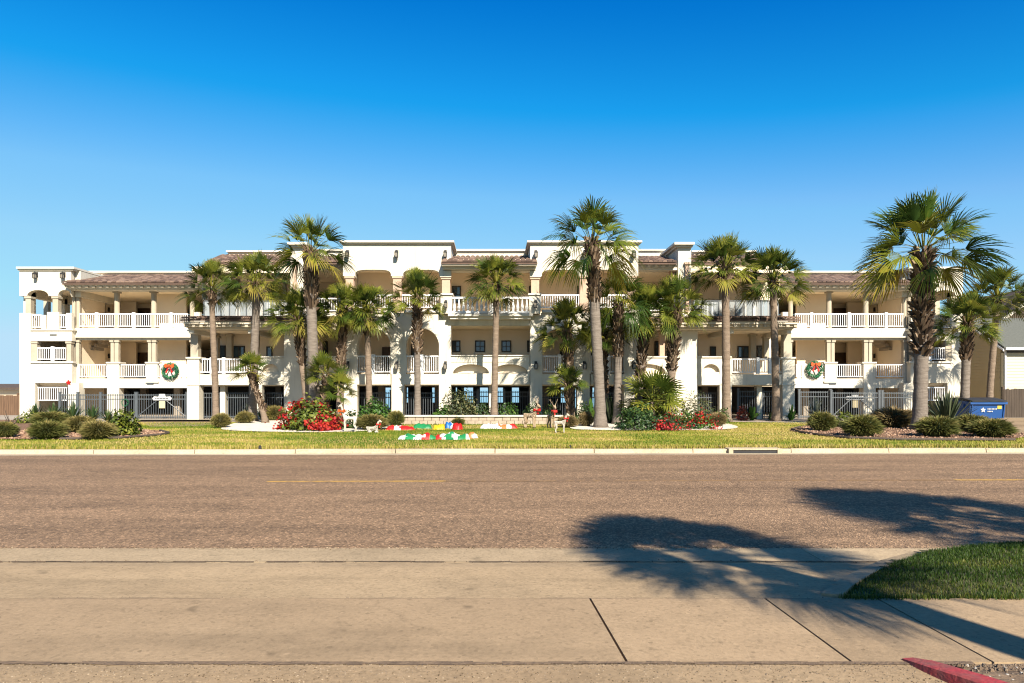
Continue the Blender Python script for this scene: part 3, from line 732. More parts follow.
# ================================================================== FENCES, GATES, SIGNS
def bar_fence(name, label, u0, u1, v0, v1, Z, rails=(.96,.80,.10), gates=False, m='iron', group=None, cat='fence', posts=None, sp=.13):
    x0, x1 = X(u0,Z), X(u1,Z); z1, z0 = H(v0,Z), H(v1,Z)
    r = empty(name, ((x0+x1)/2, Z, z0), label, cat, group)
    b = MB(); h = z1-z0
    for k in rails: b.box(x0, x1, Z-.025, Z+.025, z0+h*k-.025, z0+h*k+.025)
    n = int((x1-x0)/sp)
    for i in range(n+1):
        x = x0+(x1-x0)*i/n; b.box(x-.014, x+.014, Z-.014, Z+.014, z0+.04, z1)
    b.build('bar_panel', M[m], r)
    for u in (posts if posts is not None else (u0, u1)):
        p = MB(); x = X(u,Z); p.box(x-.06, x+.06, Z-.06, Z+.06, z0-.15, z1+.08); p.box(x-.075, x+.075, Z-.075, Z+.075, z1+.082, z1+.12); p.build('post', M[m], r)
    if gates:
        for q in (0, 1):
            p = MB(); xm = (x0+x1)/2
            xa, xb = (x0+.1, xm-.3) if q == 0 else (x1-.1, xm+.3)
            p.tube([(xa, Z-.05, z0+.15*h), (xb, Z-.05, z0+.72*h)], .028, 6); p.build('brace', M[m], r)
    return r
bar_fence('bar_fence', 'grey bar fence enclosing the yard under the left wing, behind the strap leaved plants', 60, 136, 394, 420, 39.2, posts=(60, 78, 101, 136))
bar_fence('bar_gate', 'grey bar driveway gate with diagonal braces and white sign, left of the entrance porch', 137, 187, 394, 419.5, 39.0, gates=True, cat='gate')
bar_fence('bar_fence', 'grey bar fence under the left porch nearest the corner pier', 199, 222, 392, 419.5, 38.6)
bar_fence('bar_fence', 'grey bar fence under the left porch behind the leaning little palm', 224, 286, 392, 419.5, 38.7)
bar_fence('bar_fence', 'grey bar fence under the first arch of the left gable tower', 357, 391, 392, 419, 37.0)
bar_fence('bar_fence', 'grey bar fence under the second arch of the left gable tower', 404, 440, 392, 419, 37.0)
bar_fence('bar_fence', 'long grey bar fence behind the stone planter in the middle bay', 452, 530, 391, 418, 37.4, posts=(452, 478, 504, 530))
bar_fence('bar_fence', 'grey bar fence under the first arch of the right gable tower', 541, 577, 392, 419, 37.0)
bar_fence('bar_fence', 'grey bar fence under the second arch of the right gable tower', 589, 625, 392, 419, 37.0)
bar_fence('bar_fence', 'grey bar fence under the low arch beside the right pilaster', 697, 727, 392, 419.5, 38.7)
bar_fence('bar_fence', 'grey bar fence beside the red leaved plant under the right porch', 738, 757, 390.5, 419.5, 38.6)
bar_fence('bar_fence', 'grey bar fence behind the slim palm under the right porch', 762, 784, 390.5, 419.5, 38.6)
bar_fence('bar_gate', 'grey bar driveway gate with diagonal braces and white sign, right of the entrance porch', 831, 879, 392, 419.5, 39.0, gates=True, cat='gate')
bar_fence('bar_fence', 'grey bar fence enclosing the yard under the right wing, beside the thick palm', 880, 915, 392, 420, 39.2, posts=(882, 915))
bar_fence('bar_fence', 'grey bar fence between the right porch pier and the driveway gate', 799, 830, 391, 419.5, 39.1)

def gate_sign(u, v, Z, label):
    x, z = X(u,Z), H(v,Z)
    r = empty('gate_sign', (x, Z, z), label, 'sign', 'signs on the driveway gates')
    b = MB(); y0, y1 = Z-.12, Z-.08
    b.prism([(x-.50,z-.10),(x+.50,z-.10),(x+.55,z+.02),(x+.45,z+.12),(x+.20,z+.10),(x+.14,z+.26),(x-.14,z+.26),(x-.20,z+.10),(x-.45,z+.12),(x-.55,z+.02)], y0, y1)
    b.build('board', M['nywhite'], r)
    t = MB()
    for k in range(9): t.box(x-.38+k*.085, x-.32+k*.085, y0-.012, y0-.001, z-.04, z+.035)
    t.build('lettering', M['iron'], r)
    n = MB(); n.box(x-.16, x+.16, y0, y1, z-.55, z-.14); n.build('notice', M['notice'], r)
gate_sign(163, 398.5, 39.0, 'white scalloped sign with tan notice hung on the left driveway gate')
gate_sign(854, 398, 39.2, 'white scalloped sign with tan notice hung on the right wing fence')

def leaf_cloud(mb, pts_normals, size, rr, asp=.55):
    for p, nrm, t in pts_normals:
        n = Vector(nrm); a = n.orthogonal().normalized(); a.rotate(Matrix.Rotation(rr.uniform(0, 2*PI), 3, n)) if n.length > 0 else None
        b = n.cross(a).normalized(); L = size*rr.uniform(.7, 1.3); w = L*asp*.5
        p = Vector(p); q = p + a*L*.5; e = p + a*L - n*L*.12
        mb.add([tuple(p), tuple(q+b*w), tuple(e), tuple(q-b*w)], [(0,1,2,3)], 0, t)

def wreath(u, v, Z, R_, label, bow=True, group=None):
    rr = random.Random(int(u)); x, z = X(u,Z), H(v,Z); y = Z-.12
    r = empty('wreath', (x, y, z), label, 'wreath', group)
    b = MB(); pn = []
    for i in range(1100 if R_ > .4 else 350):
        a = rr.uniform(0, 2*PI); c = rr.uniform(0, 2*PI); q = R_*.24
        d = Vector((math.cos(a)*math.cos(c), math.sin(c), math.sin(a)*math.cos(c)))
        p = Vector((x+math.cos(a)*R_, y, z+math.sin(a)*R_)) + d*q*rr.uniform(.5, 1.1)
        pn.append((p, (d+Vector((rr.uniform(-.5,.5), rr.uniform(-.5,.5), rr.uniform(-.5,.5)))).normalized(), rr.uniform(.2, .9)))
    leaf_cloud(b, pn, R_*.2, rr, .45); b.build('evergreen_ring', M['wreath'], r, recalc=False)
    if bow:
        k = MB(); zt = z+R_*.72
        for sg in (-1, 1):
            k.prism([(x, zt), (x+sg*R_*.62, zt+R_*.36), (x+sg*R_*.72, zt-R_*.05), (x+sg*R_*.5, zt-R_*.32)], y-R_*.34, y-R_*.22)
        k.lathe(x, y-R_*.36, [(R_*.05,zt-.10),(R_*.14,zt-.04),(R_*.14,zt+.04),(R_*.05,zt+.10)], 8)
        k.build('bow', M['orange'], r)
        k = MB()
        for sg in (-1, 1):
            k.prism([(x+sg*.02, zt-.08), (x+sg*R_*.2, zt-.1), (x+sg*R_*.55, zt-R_*.9), (x+sg*R_*.34, zt-R_*1.05)], y-R_*.30, y-R_*.27)
        k.build('ribbon_tails', M['ribbon'], r)
    return r
wreath(171, 371, ZW-.05, .44, 'large Christmas wreath with orange red bow on the left wing balcony', group=None)
wreath(814, 369.5, ZW-.05, .44, 'large Christmas wreath with orange red bow on the right wing balcony')
wreath(126, 402.5, 39.2, .19, 'small green wreath without a bow hung on the left yard fence', bow=False)
# poinsettia-like red sign decal by the left stair
r = empty('red_ornament', (X(69,ZE), ZE-.05, H(382.5,ZE)), 'small red star ornament fixed at the left stair tower wall corner', 'ornament')
b = MB(); cx, cz = X(69,ZE), H(382.5,ZE)
for k in range(5):
    a = 2*PI*k/5+.4; b.prism([(cx,cz),(cx+.10*math.cos(a-.45),cz+.10*math.sin(a-.45)),(cx+.17*math.cos(a),cz+.17*math.sin(a)),(cx+.10*math.cos(a+.45),cz+.10*math.sin(a+.45))], ZE-.09+k*.004, ZE-.02)
b.build('petals', M['nyred'], r)
# ================================================================== GROUND AND ROAD
def sheet(name, pts, off, mat, kind='structure', cut=True, label=None):
    """flat polygon laid on the gently rising ground g(y)"""
    bm = bmesh.new()
    f = bm.faces.new([bm.verts.new((p[0], p[1], 0)) for p in pts])
    if cut:
        for y in range(22, 36, 2):
            bmesh.ops.bisect_plane(bm, geom=bm.faces[:]+bm.edges[:]+bm.verts[:], plane_co=(0,y,0), plane_no=(0,1,0))
    for v in bm.verts: v.co.z = g(v.co.y)+off
    bmesh.ops.triangulate(bm, faces=bm.faces[:]); bmesh.ops.recalc_face_normals(bm, faces=bm.faces[:])
    for f in bm.faces:
        if f.normal.z < 0: f.normal_flip()
    me = bpy.data.meshes.new(name); bm.to_mesh(me); bm.free(); me.materials.append(mat)
    o = bpy.data.objects.new(name, me); COL.objects.link(o)
    return tag(o, label=label, kind=kind)
def gp(pts): return [(X(u, Zg(v)), Zg(v)) for u, v in pts]
def smooth_poly(pts, it=2):
    for _ in range(it):
        q = []
        for i in range(len(pts)):
            a, b = pts[i], pts[(i+1) % len(pts)]
            q += [(a[0]*.75+b[0]*.25, a[1]*.75+b[1]*.25), (a[0]*.25+b[0]*.75, a[1]*.25+b[1]*.75)]
        pts = q
    return pts
K = .016                       # the far kerb runs slightly away to the right
def ky(y, x): return y + K*x
WL, WR = -75.0, 75.0
def quad_strip(name, x0, x1, rows, mat, slope=True):
    """rows of (y, z); a strip mesh following the slanted far kerb"""
    b = MB(); n = 30
    for i in range(n):
        xa, xb = x0+(x1-x0)*i/n, x0+(x1-x0)*(i+1)/n
        for (ya, za), (yb, zb) in zip(rows, rows[1:]):
            f = (lambda y, x: ky(y, x)) if slope else (lambda y, x: y)
            b.add([(xa, f(ya,xa), za), (xb, f(ya,xb), za), (xb, f(yb,xb), zb), (xa, f(yb,xa), zb)], [(0,1,2,3)])
    o = b.build(name, mat, recalc=False); return tag(o, kind='structure')
# base terrain to the horizon
b = MB(); b.add([(-3000,-60,-.30),(3000,-60,-.30),(3000,64,-.30),(-3000,64,-.30)], [(0,1,2,3)])
tag(b.build('ground', M['soil'], recalc=False), kind='structure')
b = MB(); b.add([(-3000,64,-.30),(3000,64,-.30),(3000,110,-1.2),(-3000,110,-1.2)], [(0,1,2,3)])
tag(b.build('beach', M['beach'], recalc=False), kind='structure')
b = MB(); b.add([(-9000,108,-1.1),(9000,108,-1.1),(9000,9000,-1.1),(-9000,9000,-1.1)], [(0,1,2,3)])
tag(b.build('sea', M['sea'], recalc=False), kind='structure')
# road with a slight crown
quad_strip('road', WL, WR, [(8.35,-.105),(13.5,-.07),(20.25,-.12)], M['road'])
bpy.data.objects['road'].data.polygons.foreach_set('use_smooth', [True]*len(bpy.data.objects['road'].data.polygons))
b = MB()
for i in range(30):        # near road edge is square to the camera: fill the wedge
    pass
quad_strip('far_gutter', WL, WR, [(20.2,-.116),(20.62,-.108)], M['curb'])
b = MB(); xk = -66.0
while xk < 66:
    xa, xb = xk+.012, xk+3.0-.012; h_ = .006*math.sin(xk*1.7)
    pr = [(20.60,-.13),(20.62+h_*.3,-.0),(20.66,.012+h_),(20.80,.014+h_),(20.82,-.13)]
    va = [(xa, ky(p,xa)+h_, z) for p, z in pr]; vb = [(xb, ky(p,xb)+h_, z) for p, z in pr]
    b.add(va+vb, [(k,k+1,k+6,k+5) for k in range(4)]+[(0,1,2,3,4),(9,8,7,6,5)]); xk += 3.0
tag(b.build('far_curb', M['curb']), kind='structure')
def yl(u0, u1, v, mat='yline'):
    b = MB(); y = 14.05
    n = 12
    for i in range(n):
        xa, xb = X(u0,y)+(X(u1,y)-X(u0,y))*i/n, X(u0,y)+(X(u1,y)-X(u0,y))*(i+1)/n
        zr = -.07 - .05*(y-13.5)/6.75 + .004
        b.add([(xa,ky(y-.07,xa),zr),(xb,ky(y-.07,xb),zr),(xb,ky(y+.07,xb),zr),(xa,ky(y+.07,xa),zr)], [(0,1,2,3)])
    return tag(b.build('centre_line', M[mat], recalc=False), kind='structure')
yl(268, 446, 479); yl(960, 1300, 476); yl(446.5, 959, 478.5, 'yfaint')
# lawn and terrace behind the kerb
lp = [(WL, ky(20.81,WL)), (WR, ky(20.81,WR)), (WR, 36.0), (WL, 36.0)]
sheet('lawn', lp, 0.0, M['lawn'])
sheet('driveway_paving', [(WL,35.4),(WR,35.4),(WR,64),(WL,64)], .012, M['concrete'])
sheet('driveway_path', gp([(135,420.2),(150,427.0),(200,426.2),(228,422.5),(232,420.0)]), .012, M['walk'])
sheet('gravel_strip', gp([(690,418.8),(690,421.0),(742,422.2),(812,423.8),(826,420.0),(826,418.8)]), .016, M['stone'])
sheet('asphalt_drive', gp([(985,418.2),(1010,436),(1045,440),(1400,440),(1400,418.2)]), .016, M['lot'])
# beds: mulch left and right, white shell gravel in the middle
sheet('mulch_bed', smooth_poly(gp([(-140,436),(-80,439.5),(40,440),(120,439.0),(168,434.5),(160,431.5),(120,428),(95,421),(-140,419)])), .03, M['mulch'])
sheet('mulch_bed', smooth_poly(gp([(786,431),(812,434.5),(850,438.5),(940,440),(1012,440),(1030,436),(1000,429),(960,424),(860,423),(822,424),(795,427)])), .03, M['mulch'])
sheet('white_gravel_bed', smooth_poly(gp([(216,429.5),(236,431.5),(300,433.0),(350,432.2),(386,430.5),(392,424),(380,420),(300,418),(262,419),(236,423)])), .03, M['sand'])
sheet('white_gravel_bed', smooth_poly(gp([(566,429.5),(600,430.8),(650,430.8),(735,430.2),(740,426),(700,420),(600,420),(576,424)])), .03, M['sand'])
# edging of the mulch beds
def edging(name, pts, h=.07):
    b = MB(); P = gp(pts)
    P2 = [(x, y, g(y)+.045) for x, y in P]
    b.tube(P2, .055, 5); return tag(b.build(name, M['darkwood']), kind='structure')
edging('bed_edging', [(60,440.2),(120,439.0),(160,435.8),(169,434.0),(160,431.6)])
edging('bed_edging', [(800,428),(792,430.5),(800,433),(820,436),(850,439),(900,440.6),(960,441),(1015,441)])
# near side: gutter, driveway apron, pavement slabs, parking lot
def slab(name, quad, mat, th=.08):
    b = MB(); q = [tuple(p) for p in quad]; n = len(q)
    b.add(q + [(p[0],p[1],p[2]-th) for p in q], [tuple(range(n)), tuple(range(2*n-1,n-1,-1))] + [(i,i+n,(i+1)%n+n,(i+1)%n) for i in range(n)])
    return tag(b.build(name, mat), kind='structure')
def zn(v, z=0.0): return (EYE-z)*F/(v-HY)
YS1, YS0 = 5.90, 4.52                                   # pavement far and near edge
YG0, YG1 = 7.62, 8.20                                   # gutter strip
b = MB()                                                 # road wedge fill under the gutter edge
b.add([(WL,6.5,-.16),(WR,6.5,-.16),(WR,10.5,-.16),(WL,10.5,-.16)], [(0,1,2,3)])
tag(b.build('road_base', M['road'], recalc=False), kind='structure')
quad_strip('road_shoulder', WL, WR, [(8.19,-.108),(9.9,-.089)], M['road'], slope=False)
gx = [-60]+[X(u,7.9) for u in (-900,-330,812)]
for a, c in zip(gx, gx[1:]):
    slab('gutter_slab', [(a+.003,YG0,-.115),(c-.003,YG0,-.115),(c-.003,YG1,-.100),(a+.003,YG1,-.100)], M['gutter'])
isl = [(842,597),(852,587),(872,573),(897,560),(928,550),(975,543.5),(1040,540),(1150,537)]
islw = [(X(u,zn(v,.0)), zn(v,.0)) for u, v in isl]
slab('gutter_slab', [(gx[-1]+.008,YG0,-.115),(X(935,8.0),YG0,-.1),(X(985,8.2),YG1-.12,-.09),(60,YG1-.10,-.09),(60,YG1,-.09),(gx[-1]+.008,YG1,-.100)], M['gutter'])
ax_ = [-60]+[X(u,6.8) for u in (-900,-260)]+[None]
slab('driveway_apron', [(-60,YS1+.045,-.014),(X(846,YS1)+.0,YS1+.045,-.014)]+[(x-.16,y,-.02-(y-6)*.045) for x, y in islw[1:5]]+[(X(930,7.6),YG0-.035,-.115),(-60,YG0-.035,-.115)], M['apron'])
jt = [((-1900,598),(-2500,664)),((-800,598),(-1330,664)),((590,598),(627,665)),((765,597),(852,660)),((877,597),(993,657)),((1110,597),(1360,657)),((1900,597),(2500,657))]
def jx(j, y):
    (ua,va),(ub,vb) = j; xa, xb = X(ua,YS1), X(ub,YS0); return xa+(xb-xa)*(YS1-y)/(YS1-YS0)
for a, c in zip(jt, jt[1:]):
    e = .009
    slab('pavement_slab', [(jx(a,YS0)+e,YS0,0),(jx(c,YS0)-e,YS0,0),(jx(c,YS1)-e,YS1,0),(jx(a,YS1)+e,YS1,0)], M['walk'])
slab('parking_lot', [(-60,-12,-.012),(5.4,-12,-.012),(4.65,-4,-.012),(3.95,1.5,-.012),(3.25,3.2,-.012),(2.9,3.95,-.010),(2.72,4.485,-.003),(-60,4.49,-.003)], M['lot'])
b = MB(); b.add([(-60,4.2,-.055),(60,4.2,-.055),(60,6.2,-.055),(-60,6.2,-.055)], [(0,1,2,3)]); tag(b.build('joint_soil', M['soil'], recalc=False), kind='structure')
# raw earth behind the red kerb
soil = [(2.76,4.50),(7.5,4.51),(7.5,-4),(4.7,-4),(4.0,1.5),(3.3,3.2),(2.98,3.9),(2.86,4.2)]
b = MB(); n = 26
bm = bmesh.new(); bm.faces.new([bm.verts.new((p[0],p[1],0)) for p in soil])
bmesh.ops.triangulate(bm, faces=bm.faces[:]); bmesh.ops.subdivide_edges(bm, edges=bm.edges[:], cuts=6, use_grid_fill=True)
for v in bm.verts: v.co.z = .0 + .05*noise.noise(v.co*2.5) + .02*noise.noise(v.co*9)
me = bpy.data.meshes.new('earth'); bm.to_mesh(me); bm.free(); me.materials.append(M['soil'])
o = bpy.data.objects.new('earth', me); COL.objects.link(o); tag(o, kind='structure')
# grass island with a rounded kerb
def inpoly(x, y, P):
    c = False; j = len(P)-1
    for i in range(len(P)):
        if (P[i][1] > y) != (P[j][1] > y) and x < (P[j][0]-P[i][0])*(y-P[i][1])/(P[j][1]-P[i][1])+P[i][0]: c = not c
        j = i
    return c
isl_poly = [(X(840,YS1), YS1+.01)] + islw + [(26,8.0),(26,YS1+.01)]
def edge_d(x, y, P):
    d = 9
    for i in range(len(P)):
        a, c = Vector((P[i][0],P[i][1])), Vector((P[(i+1)%len(P)][0],P[(i+1)%len(P)][1])); ab = c-a
        t = max(0, min(1, (Vector((x,y))-a).dot(ab)/max(1e-9, ab.length_squared))); d = min(d, (a+ab*t-Vector((x,y))).length)
    return d
def isl_z(x, y):
    d = edge_d(x, y, isl_poly); return -.02 + .075*min(1, d/.5) + .03*noise.noise(Vector((x*1.7,y*1.7,0)))*min(1, d*3)
bm = bmesh.new(); step = .14; vm = {}
xs0 = X(838,YS1)
for i in range(int((16-xs0)/step)):
    for j in range(22):
        x, y = xs0+i*step, YS1+.01+j*step
        cs = [(i,j),(i+1,j),(i+1,j+1),(i,j+1)]
        if not inpoly(x+step/2, y+step/2, isl_poly): continue
        vs = []
        for a, c in cs:
            if (a,c) not in vm:
                px, py = xs0+a*step, YS1+.01+c*step; vm[(a,c)] = bm.verts.new((px,py,isl_z(px,py)))
            vs.append(vm[(a,c)])
        bm.faces.new(vs)
me = bpy.data.meshes.new('grass_verge'); bm.to_mesh(me); bm.free()
M['vergesoil'] = pm('verge_thatch', (.085,.085,.03), (.06,.055,.025), 3, .95, .8, 30)
me.materials.append(M['vergesoil']); me.polygons.foreach_set('use_smooth',[True]*len(me.polygons))
o = bpy.data.objects.new('grass_verge', me); COL.objects.link(o); tag(o, kind='structure')
b = MB()
for i in range(len(islw)-1):
    (xa,ya),(xb,yb) = islw[i], islw[i+1]
    n_ = Vector((yb-ya, xa-xb)).normalized()*-1
    w = .17
    if i == 0: pass
    za = lambda y: .02-(y-6)*.03
    A = [(xa+n_.x*.0, ya, za(ya)), (xb, yb, za(yb)), (xb+n_.x*w, yb+n_.y*w, za(yb)-.02), (xa+n_.x*w, ya+n_.y*w, za(ya)-.02)]
    b.add(A+[(p[0],p[1],-.2) for p in A], [(0,1,2,3),(0,4,5,1),(1,5,6,2),(2,6,7,3),(3,7,4,0)])
tag(b.build('verge_curb', M['gutter']), kind='structure')
rr = random.Random(5)
def blades(name, n, xr, yr, test, zf, h, w, mat, tint=(.2,.8), label=None, patch=None):
    b = MB(); k = 0; tries = 0
    while k < n and tries < n*8:
        tries += 1
        x, y = rr.uniform(*xr), rr.uniform(*yr)
        if not test(x, y): continue
        z = zf(x, y); a = rr.uniform(0, 2*PI); hh = h*rr.uniform(.5, 1.3); l = rr.uniform(.1,.7)*hh
        dx, dy = math.cos(a), math.sin(a); bx, by = -dy*w/2, dx*w/2
        t = rr.uniform(*tint)
        if patch: t += patch(x, y); hh *= 1-.4*max(0, patch(x,y))
        t = max(0, min(1, t))
        b.add([(x-bx,y-by,z-.01),(x+bx,y+by,z-.01),(x+dx*l*.4+bx*.7,y+dy*l*.4+by*.7,z+hh*.6),(x+dx*l*.4-bx*.7,y+dy*l*.4-by*.7,z+hh*.6),(x+dx*l,y+dy*l,z+hh)],
              [(0,1,2,3),(3,2,4)], 0, t); k += 1
    o = b.build(name, mat, recalc=False); return tag(o, kind='stuff', label=label)
blades('grass', 75000, (xs0, 11.5), (YS1+.02, 8.4), lambda x,y: inpoly(x,y,isl_poly), isl_z, .036, .007, M['blade'], (.1,.6),
       patch=lambda x,y: .95*max(0, noise.noise(Vector((x*.9+3, y*1.6, 0)))+.05))
blades('grass', 2600, (xs0+.02, 8.5), (YS1-.05, YS1+.05), lambda x,y: noise.noise(Vector((x*3,y*3,2))) > -.25-(y-YS1)*6, lambda x,y: .0, .04, .007, M['blade'], (.1,.8))
lawn_beds = [gp([(-140,436),(-80,439.5),(40,440),(120,439.0),(168,434.5),(160,431.5),(120,428),(95,421),(-140,419)]),
             gp([(790,431),(812,435.5),(850,438.5),(940,440),(1012,440),(1030,436),(1000,429),(960,424),(860,423),(822,424)]),
             gp([(222,429.0),(240,431.0),(300,432.6),(345,431.8),(384,430),(392,424),(380,420),(300,418),(262,419),(236,423)]),
             gp([(545,428.5),(600,430.4),(650,430.4),(725,429.8),(735,427),(700,420),(600,420),(556,424)])]
def lawn_ok(x, y): return y > ky(20.84, x) and not any(inpoly(x, y, P) for P in lawn_beds)
blades('grass', 70000, (-19, 21), (20.9, 34.5), lawn_ok, lambda x,y: g(y), .055, .022, M['dryblade'], (.25,.75),
       patch=lambda x,y: 1.0*noise.noise(Vector((x*.13, y*.5, 4))) + .5*noise.noise(Vector((x*.6, y*1.4, 1))))
blades('grass', 9000, (-19, 21), (20.84, 21.35), lambda x,y: ky(20.83,x) < y < ky(21.15,x), lambda x,y: .0, .13, .022, M['dryblade'], (.4,1.0))
def specks(name, n, fn, size, mat, kind='stuff', flat=.6):
    b = MB()
    for i in range(n):
        x, y, z = fn(); s = size*rr.uniform(.4, 1.5)
        V = []
        for k in range(5):
            a = 2*PI*k/5+rr.uniform(-.4,.4); V.append((x+s*math.cos(a)*rr.uniform(.6,1), y+s*math.sin(a)*rr.uniform(.6,1), z-.004))
        T = [(x+(p[0]-x)*.6, y+(p[1]-y)*.6, z+s*flat) for p in V]
        b.add(V+T, [(0,1,6,5),(1,2,7,6),(2,3,8,7),(3,4,9,8),(4,0,5,9),(5,6,7,8,9)], 0, rr.random())
    return tag(b.build(name, mat, recalc=False), kind=kind)
def f_soil():
    while True:
        x, y = rr.uniform(3.0, 5.2), rr.uniform(3.2, 4.5)
        if inpoly(x, y, soil): return x, y, .0 + .05*noise.noise(Vector((x,y,0))*2.5)
specks('pebbles', 260, f_soil, .012, M['pebble'])
M['grit'] = M['chip'] if 'chip' in M else M['gravel']
specks('pebbles', 700, f_soil, .012, M['grit'])
specks('pebbles', 30, f_soil, .022, M['grit'])
specks('soil_crumbs', 900, f_soil, .014, M['soil'])
specks('road_grit', 1500, lambda: (rr.uniform(-4,4), 4.50-abs(rr.gauss(0,.09)), -.004), .0055, M['gravel'])
specks('edge_debris', 500, lambda: (rr.uniform(-4,3.2), 4.500+rr.gauss(0,.012), -.006), .0075, M['soil'])
specks('edge_debris', 260, lambda: (rr.uniform(-6,3.0), YS1+.022+rr.gauss(0,.014), -.02), .008, M['soil'])
specks('edge_debris', 300, lambda: (rr.uniform(-6,4.2), YS1+.03+rr.gauss(0,.03), -.012), .005, M['gravel'])
specks('edge_debris', 260, lambda: (rr.uniform(-7,5), YG0-.02+rr.gauss(0,.03), -.112), .008, M['soil'])
b = MB(); rg = random.Random(77); xs_ = -9.0
while xs_ < 3.0:
    L_ = rg.uniform(.05,.22); w0 = rg.uniform(.006,.035); w1 = rg.uniform(.0,.018)
    b.add([(xs_,4.515+w1,.0035),(xs_,4.50-w0,.002),(xs_+L_*1.08,4.50-rg.uniform(.006,.035),.002),(xs_+L_*1.08,4.515+w1*.6,.0035)], [(0,1,2,3)]); xs_ += L_
tag(b.build('dirt_line', M['soil'], recalc=False), kind='structure')
b = MB(); xs_ = -12.0
while xs_ < X(842,YS1)-.3:
    L_ = rg.uniform(.1,.4); w0 = rg.uniform(-.004,.010); w1 = rg.uniform(.020,.044)
    b.add([(xs_,YS1+w0,-.0035),(xs_+L_*1.06,YS1+rg.uniform(-.004,.010),-.0035),(xs_+L_*1.06,YS1+w1,-.0075),(xs_,YS1+w1,-.0075)], [(0,1,2,3)], 0); xs_ += L_
tag(b.build('dirt_line', M['soil'], recalc=False), kind='structure')
b = MB(); xs_ = -14.0
while xs_ < X(900,7.6)-.3:
    L_ = rg.uniform(.1,.4); w0 = rg.uniform(-.035,-.01); w1 = rg.uniform(-.012,.012)
    b.add([(xs_,YG0+w0,-.1085),(xs_+L_*1.06,YG0+w0,-.1085),(xs_+L_*1.06,YG0+w1,-.1085),(xs_,YG0+w1,-.1085)], [(0,1,2,3)], 0); xs_ += L_
tag(b.build('dirt_line', M['soil'], recalc=False), kind='structure')
M['grit'] = leafm('mixed_grit', [(0,(.09,.065,.042)),(.5,(.24,.175,.11)),(1,(.42,.33,.23))], 0, .95, .05)
specks('lot_grit', 5200, lambda: (rr.uniform(-3.6,2.8), 4.50-rr.random()**1.6*.62, -.008), .0075, M['grit'])
specks('gutter_grit', 800, lambda: (rr.uniform(-7,5.5), YG1+rr.gauss(0,.035), -.102), .010, M['grit'])
specks('loose_stones', 90, lambda: (rr.uniform(-6,5), rr.uniform(4.6,7.4), 0.0 if rr.random() < 2 else 0), .005, M['gravel'])
def f_mul(P):
    xs = [p[0] for p in P]; ys = [p[1] for p in P]
    def f():
        while True:
            x, y = rr.uniform(max(-20,min(xs)), max(xs)), rr.uniform(min(ys), max(ys))
            if inpoly(x, y, P): return x, y, g(y)+.03
    return f
M['chip'] = leafm('bark_chip', [(0,(.10,.05,.03)),(.5,(.28,.16,.10)),(1,(.50,.34,.23))], 0, .9)
specks('mulch_chips', 3500, f_mul(lawn_beds[0]), .042, M['chip']); specks('mulch_chips', 3500, f_mul(lawn_beds[1]), .042, M['chip'])
b = MB()                                                     # short grass sprigs in the bare earth
for c in range(16):
    x0, y0, z0 = f_soil(); 
    for i in range(9):
        a = rr.uniform(0,2*PI); h = rr.uniform(.03,.09); l = h*rr.uniform(.4,1)
        b.add([(x0-.003,y0,z0),(x0+.003,y0,z0),(x0+math.cos(a)*l,y0+math.sin(a)*l,z0+h)], [(0,1,2)], 0, rr.uniform(.2,.6))
tag(b.build('grass', M['blade'], recalc=False), kind='stuff')
# red painted kerb end, bottom right
b = MB()
path = [(2.695,4.55),(2.715,4.44),(2.745,4.32),(2.785,4.20),(2.83,4.08),(2.88,3.95),(2.99,3.70),(3.2,3.2),(3.9,1.5),(4.6,-4)]
hts = [.012,.030,.046,.060,.072,.082,.09,.10,.10,.10]
for i in range(len(path)-1):
    (xa,ya),(xb,yb) = path[i], path[i+1]; d = Vector((xb-xa,yb-ya)).normalized(); nn = Vector((-d.y, d.x)); w = .15 if i else .12
    wa = .10 if i == 0 else .15
    ha, hb = hts[i], hts[i+1]
    A = [(xa,ya,-.03),(xb,yb,-.03),(xb-.02*-nn.x,yb,hb*.8),(xa,ya,ha*.8)]
    va = [(xa,ya,-.06),(xa+nn.x*.02,ya+nn.y*.02,ha*.85),(xa+nn.x*.04,ya+nn.y*.04,ha),(xa+nn.x*wa,ya+nn.y*wa,ha),(xa+nn.x*wa,ya+nn.y*wa,-.06)]
    vb = [(xb,yb,-.06),(xb+nn.x*.02,yb+nn.y*.02,hb*.85),(xb+nn.x*.04,yb+nn.y*.04,hb),(xb+nn.x*.15,yb+nn.y*.15,hb),(xb+nn.x*.15,yb+nn.y*.15,-.06)]
    b.add(va+vb, [(k,k+1,k+6,k+5) for k in range(4)]+([(4,3,2,1,0)] if i == 0 else []))
tag(b.build('red_curb', M['redpaint']), kind='structure')
# storm drain inlet in the far kerb
sx, sy = X(757,20.6), 20.6
r = empty('storm_drain', (sx, ky(sy,sx), 0), 'low concrete storm drain inlet with dark slot in the far curb', 'storm drain')
yy = ky(sy, sx)
b = MB(); b.box(sx-.85, sx+.75, yy+.02, yy+1.0, -.05, .035); b.box(sx-.85, sx-.72, yy-.14, yy+.02, -.12, .034); b.box(sx+.62, sx+.75, yy-.14, yy+.02, -.12, .034); b.box(sx-.72,sx+.62,yy-.13,yy+.02,-.01,.033); b.build('concrete_box', M['curb'], r)
b = MB(); b.box(sx-.71, sx+.61, yy-.10, yy+.018, -.115, -.012); b.build('slot', M['black'], r)
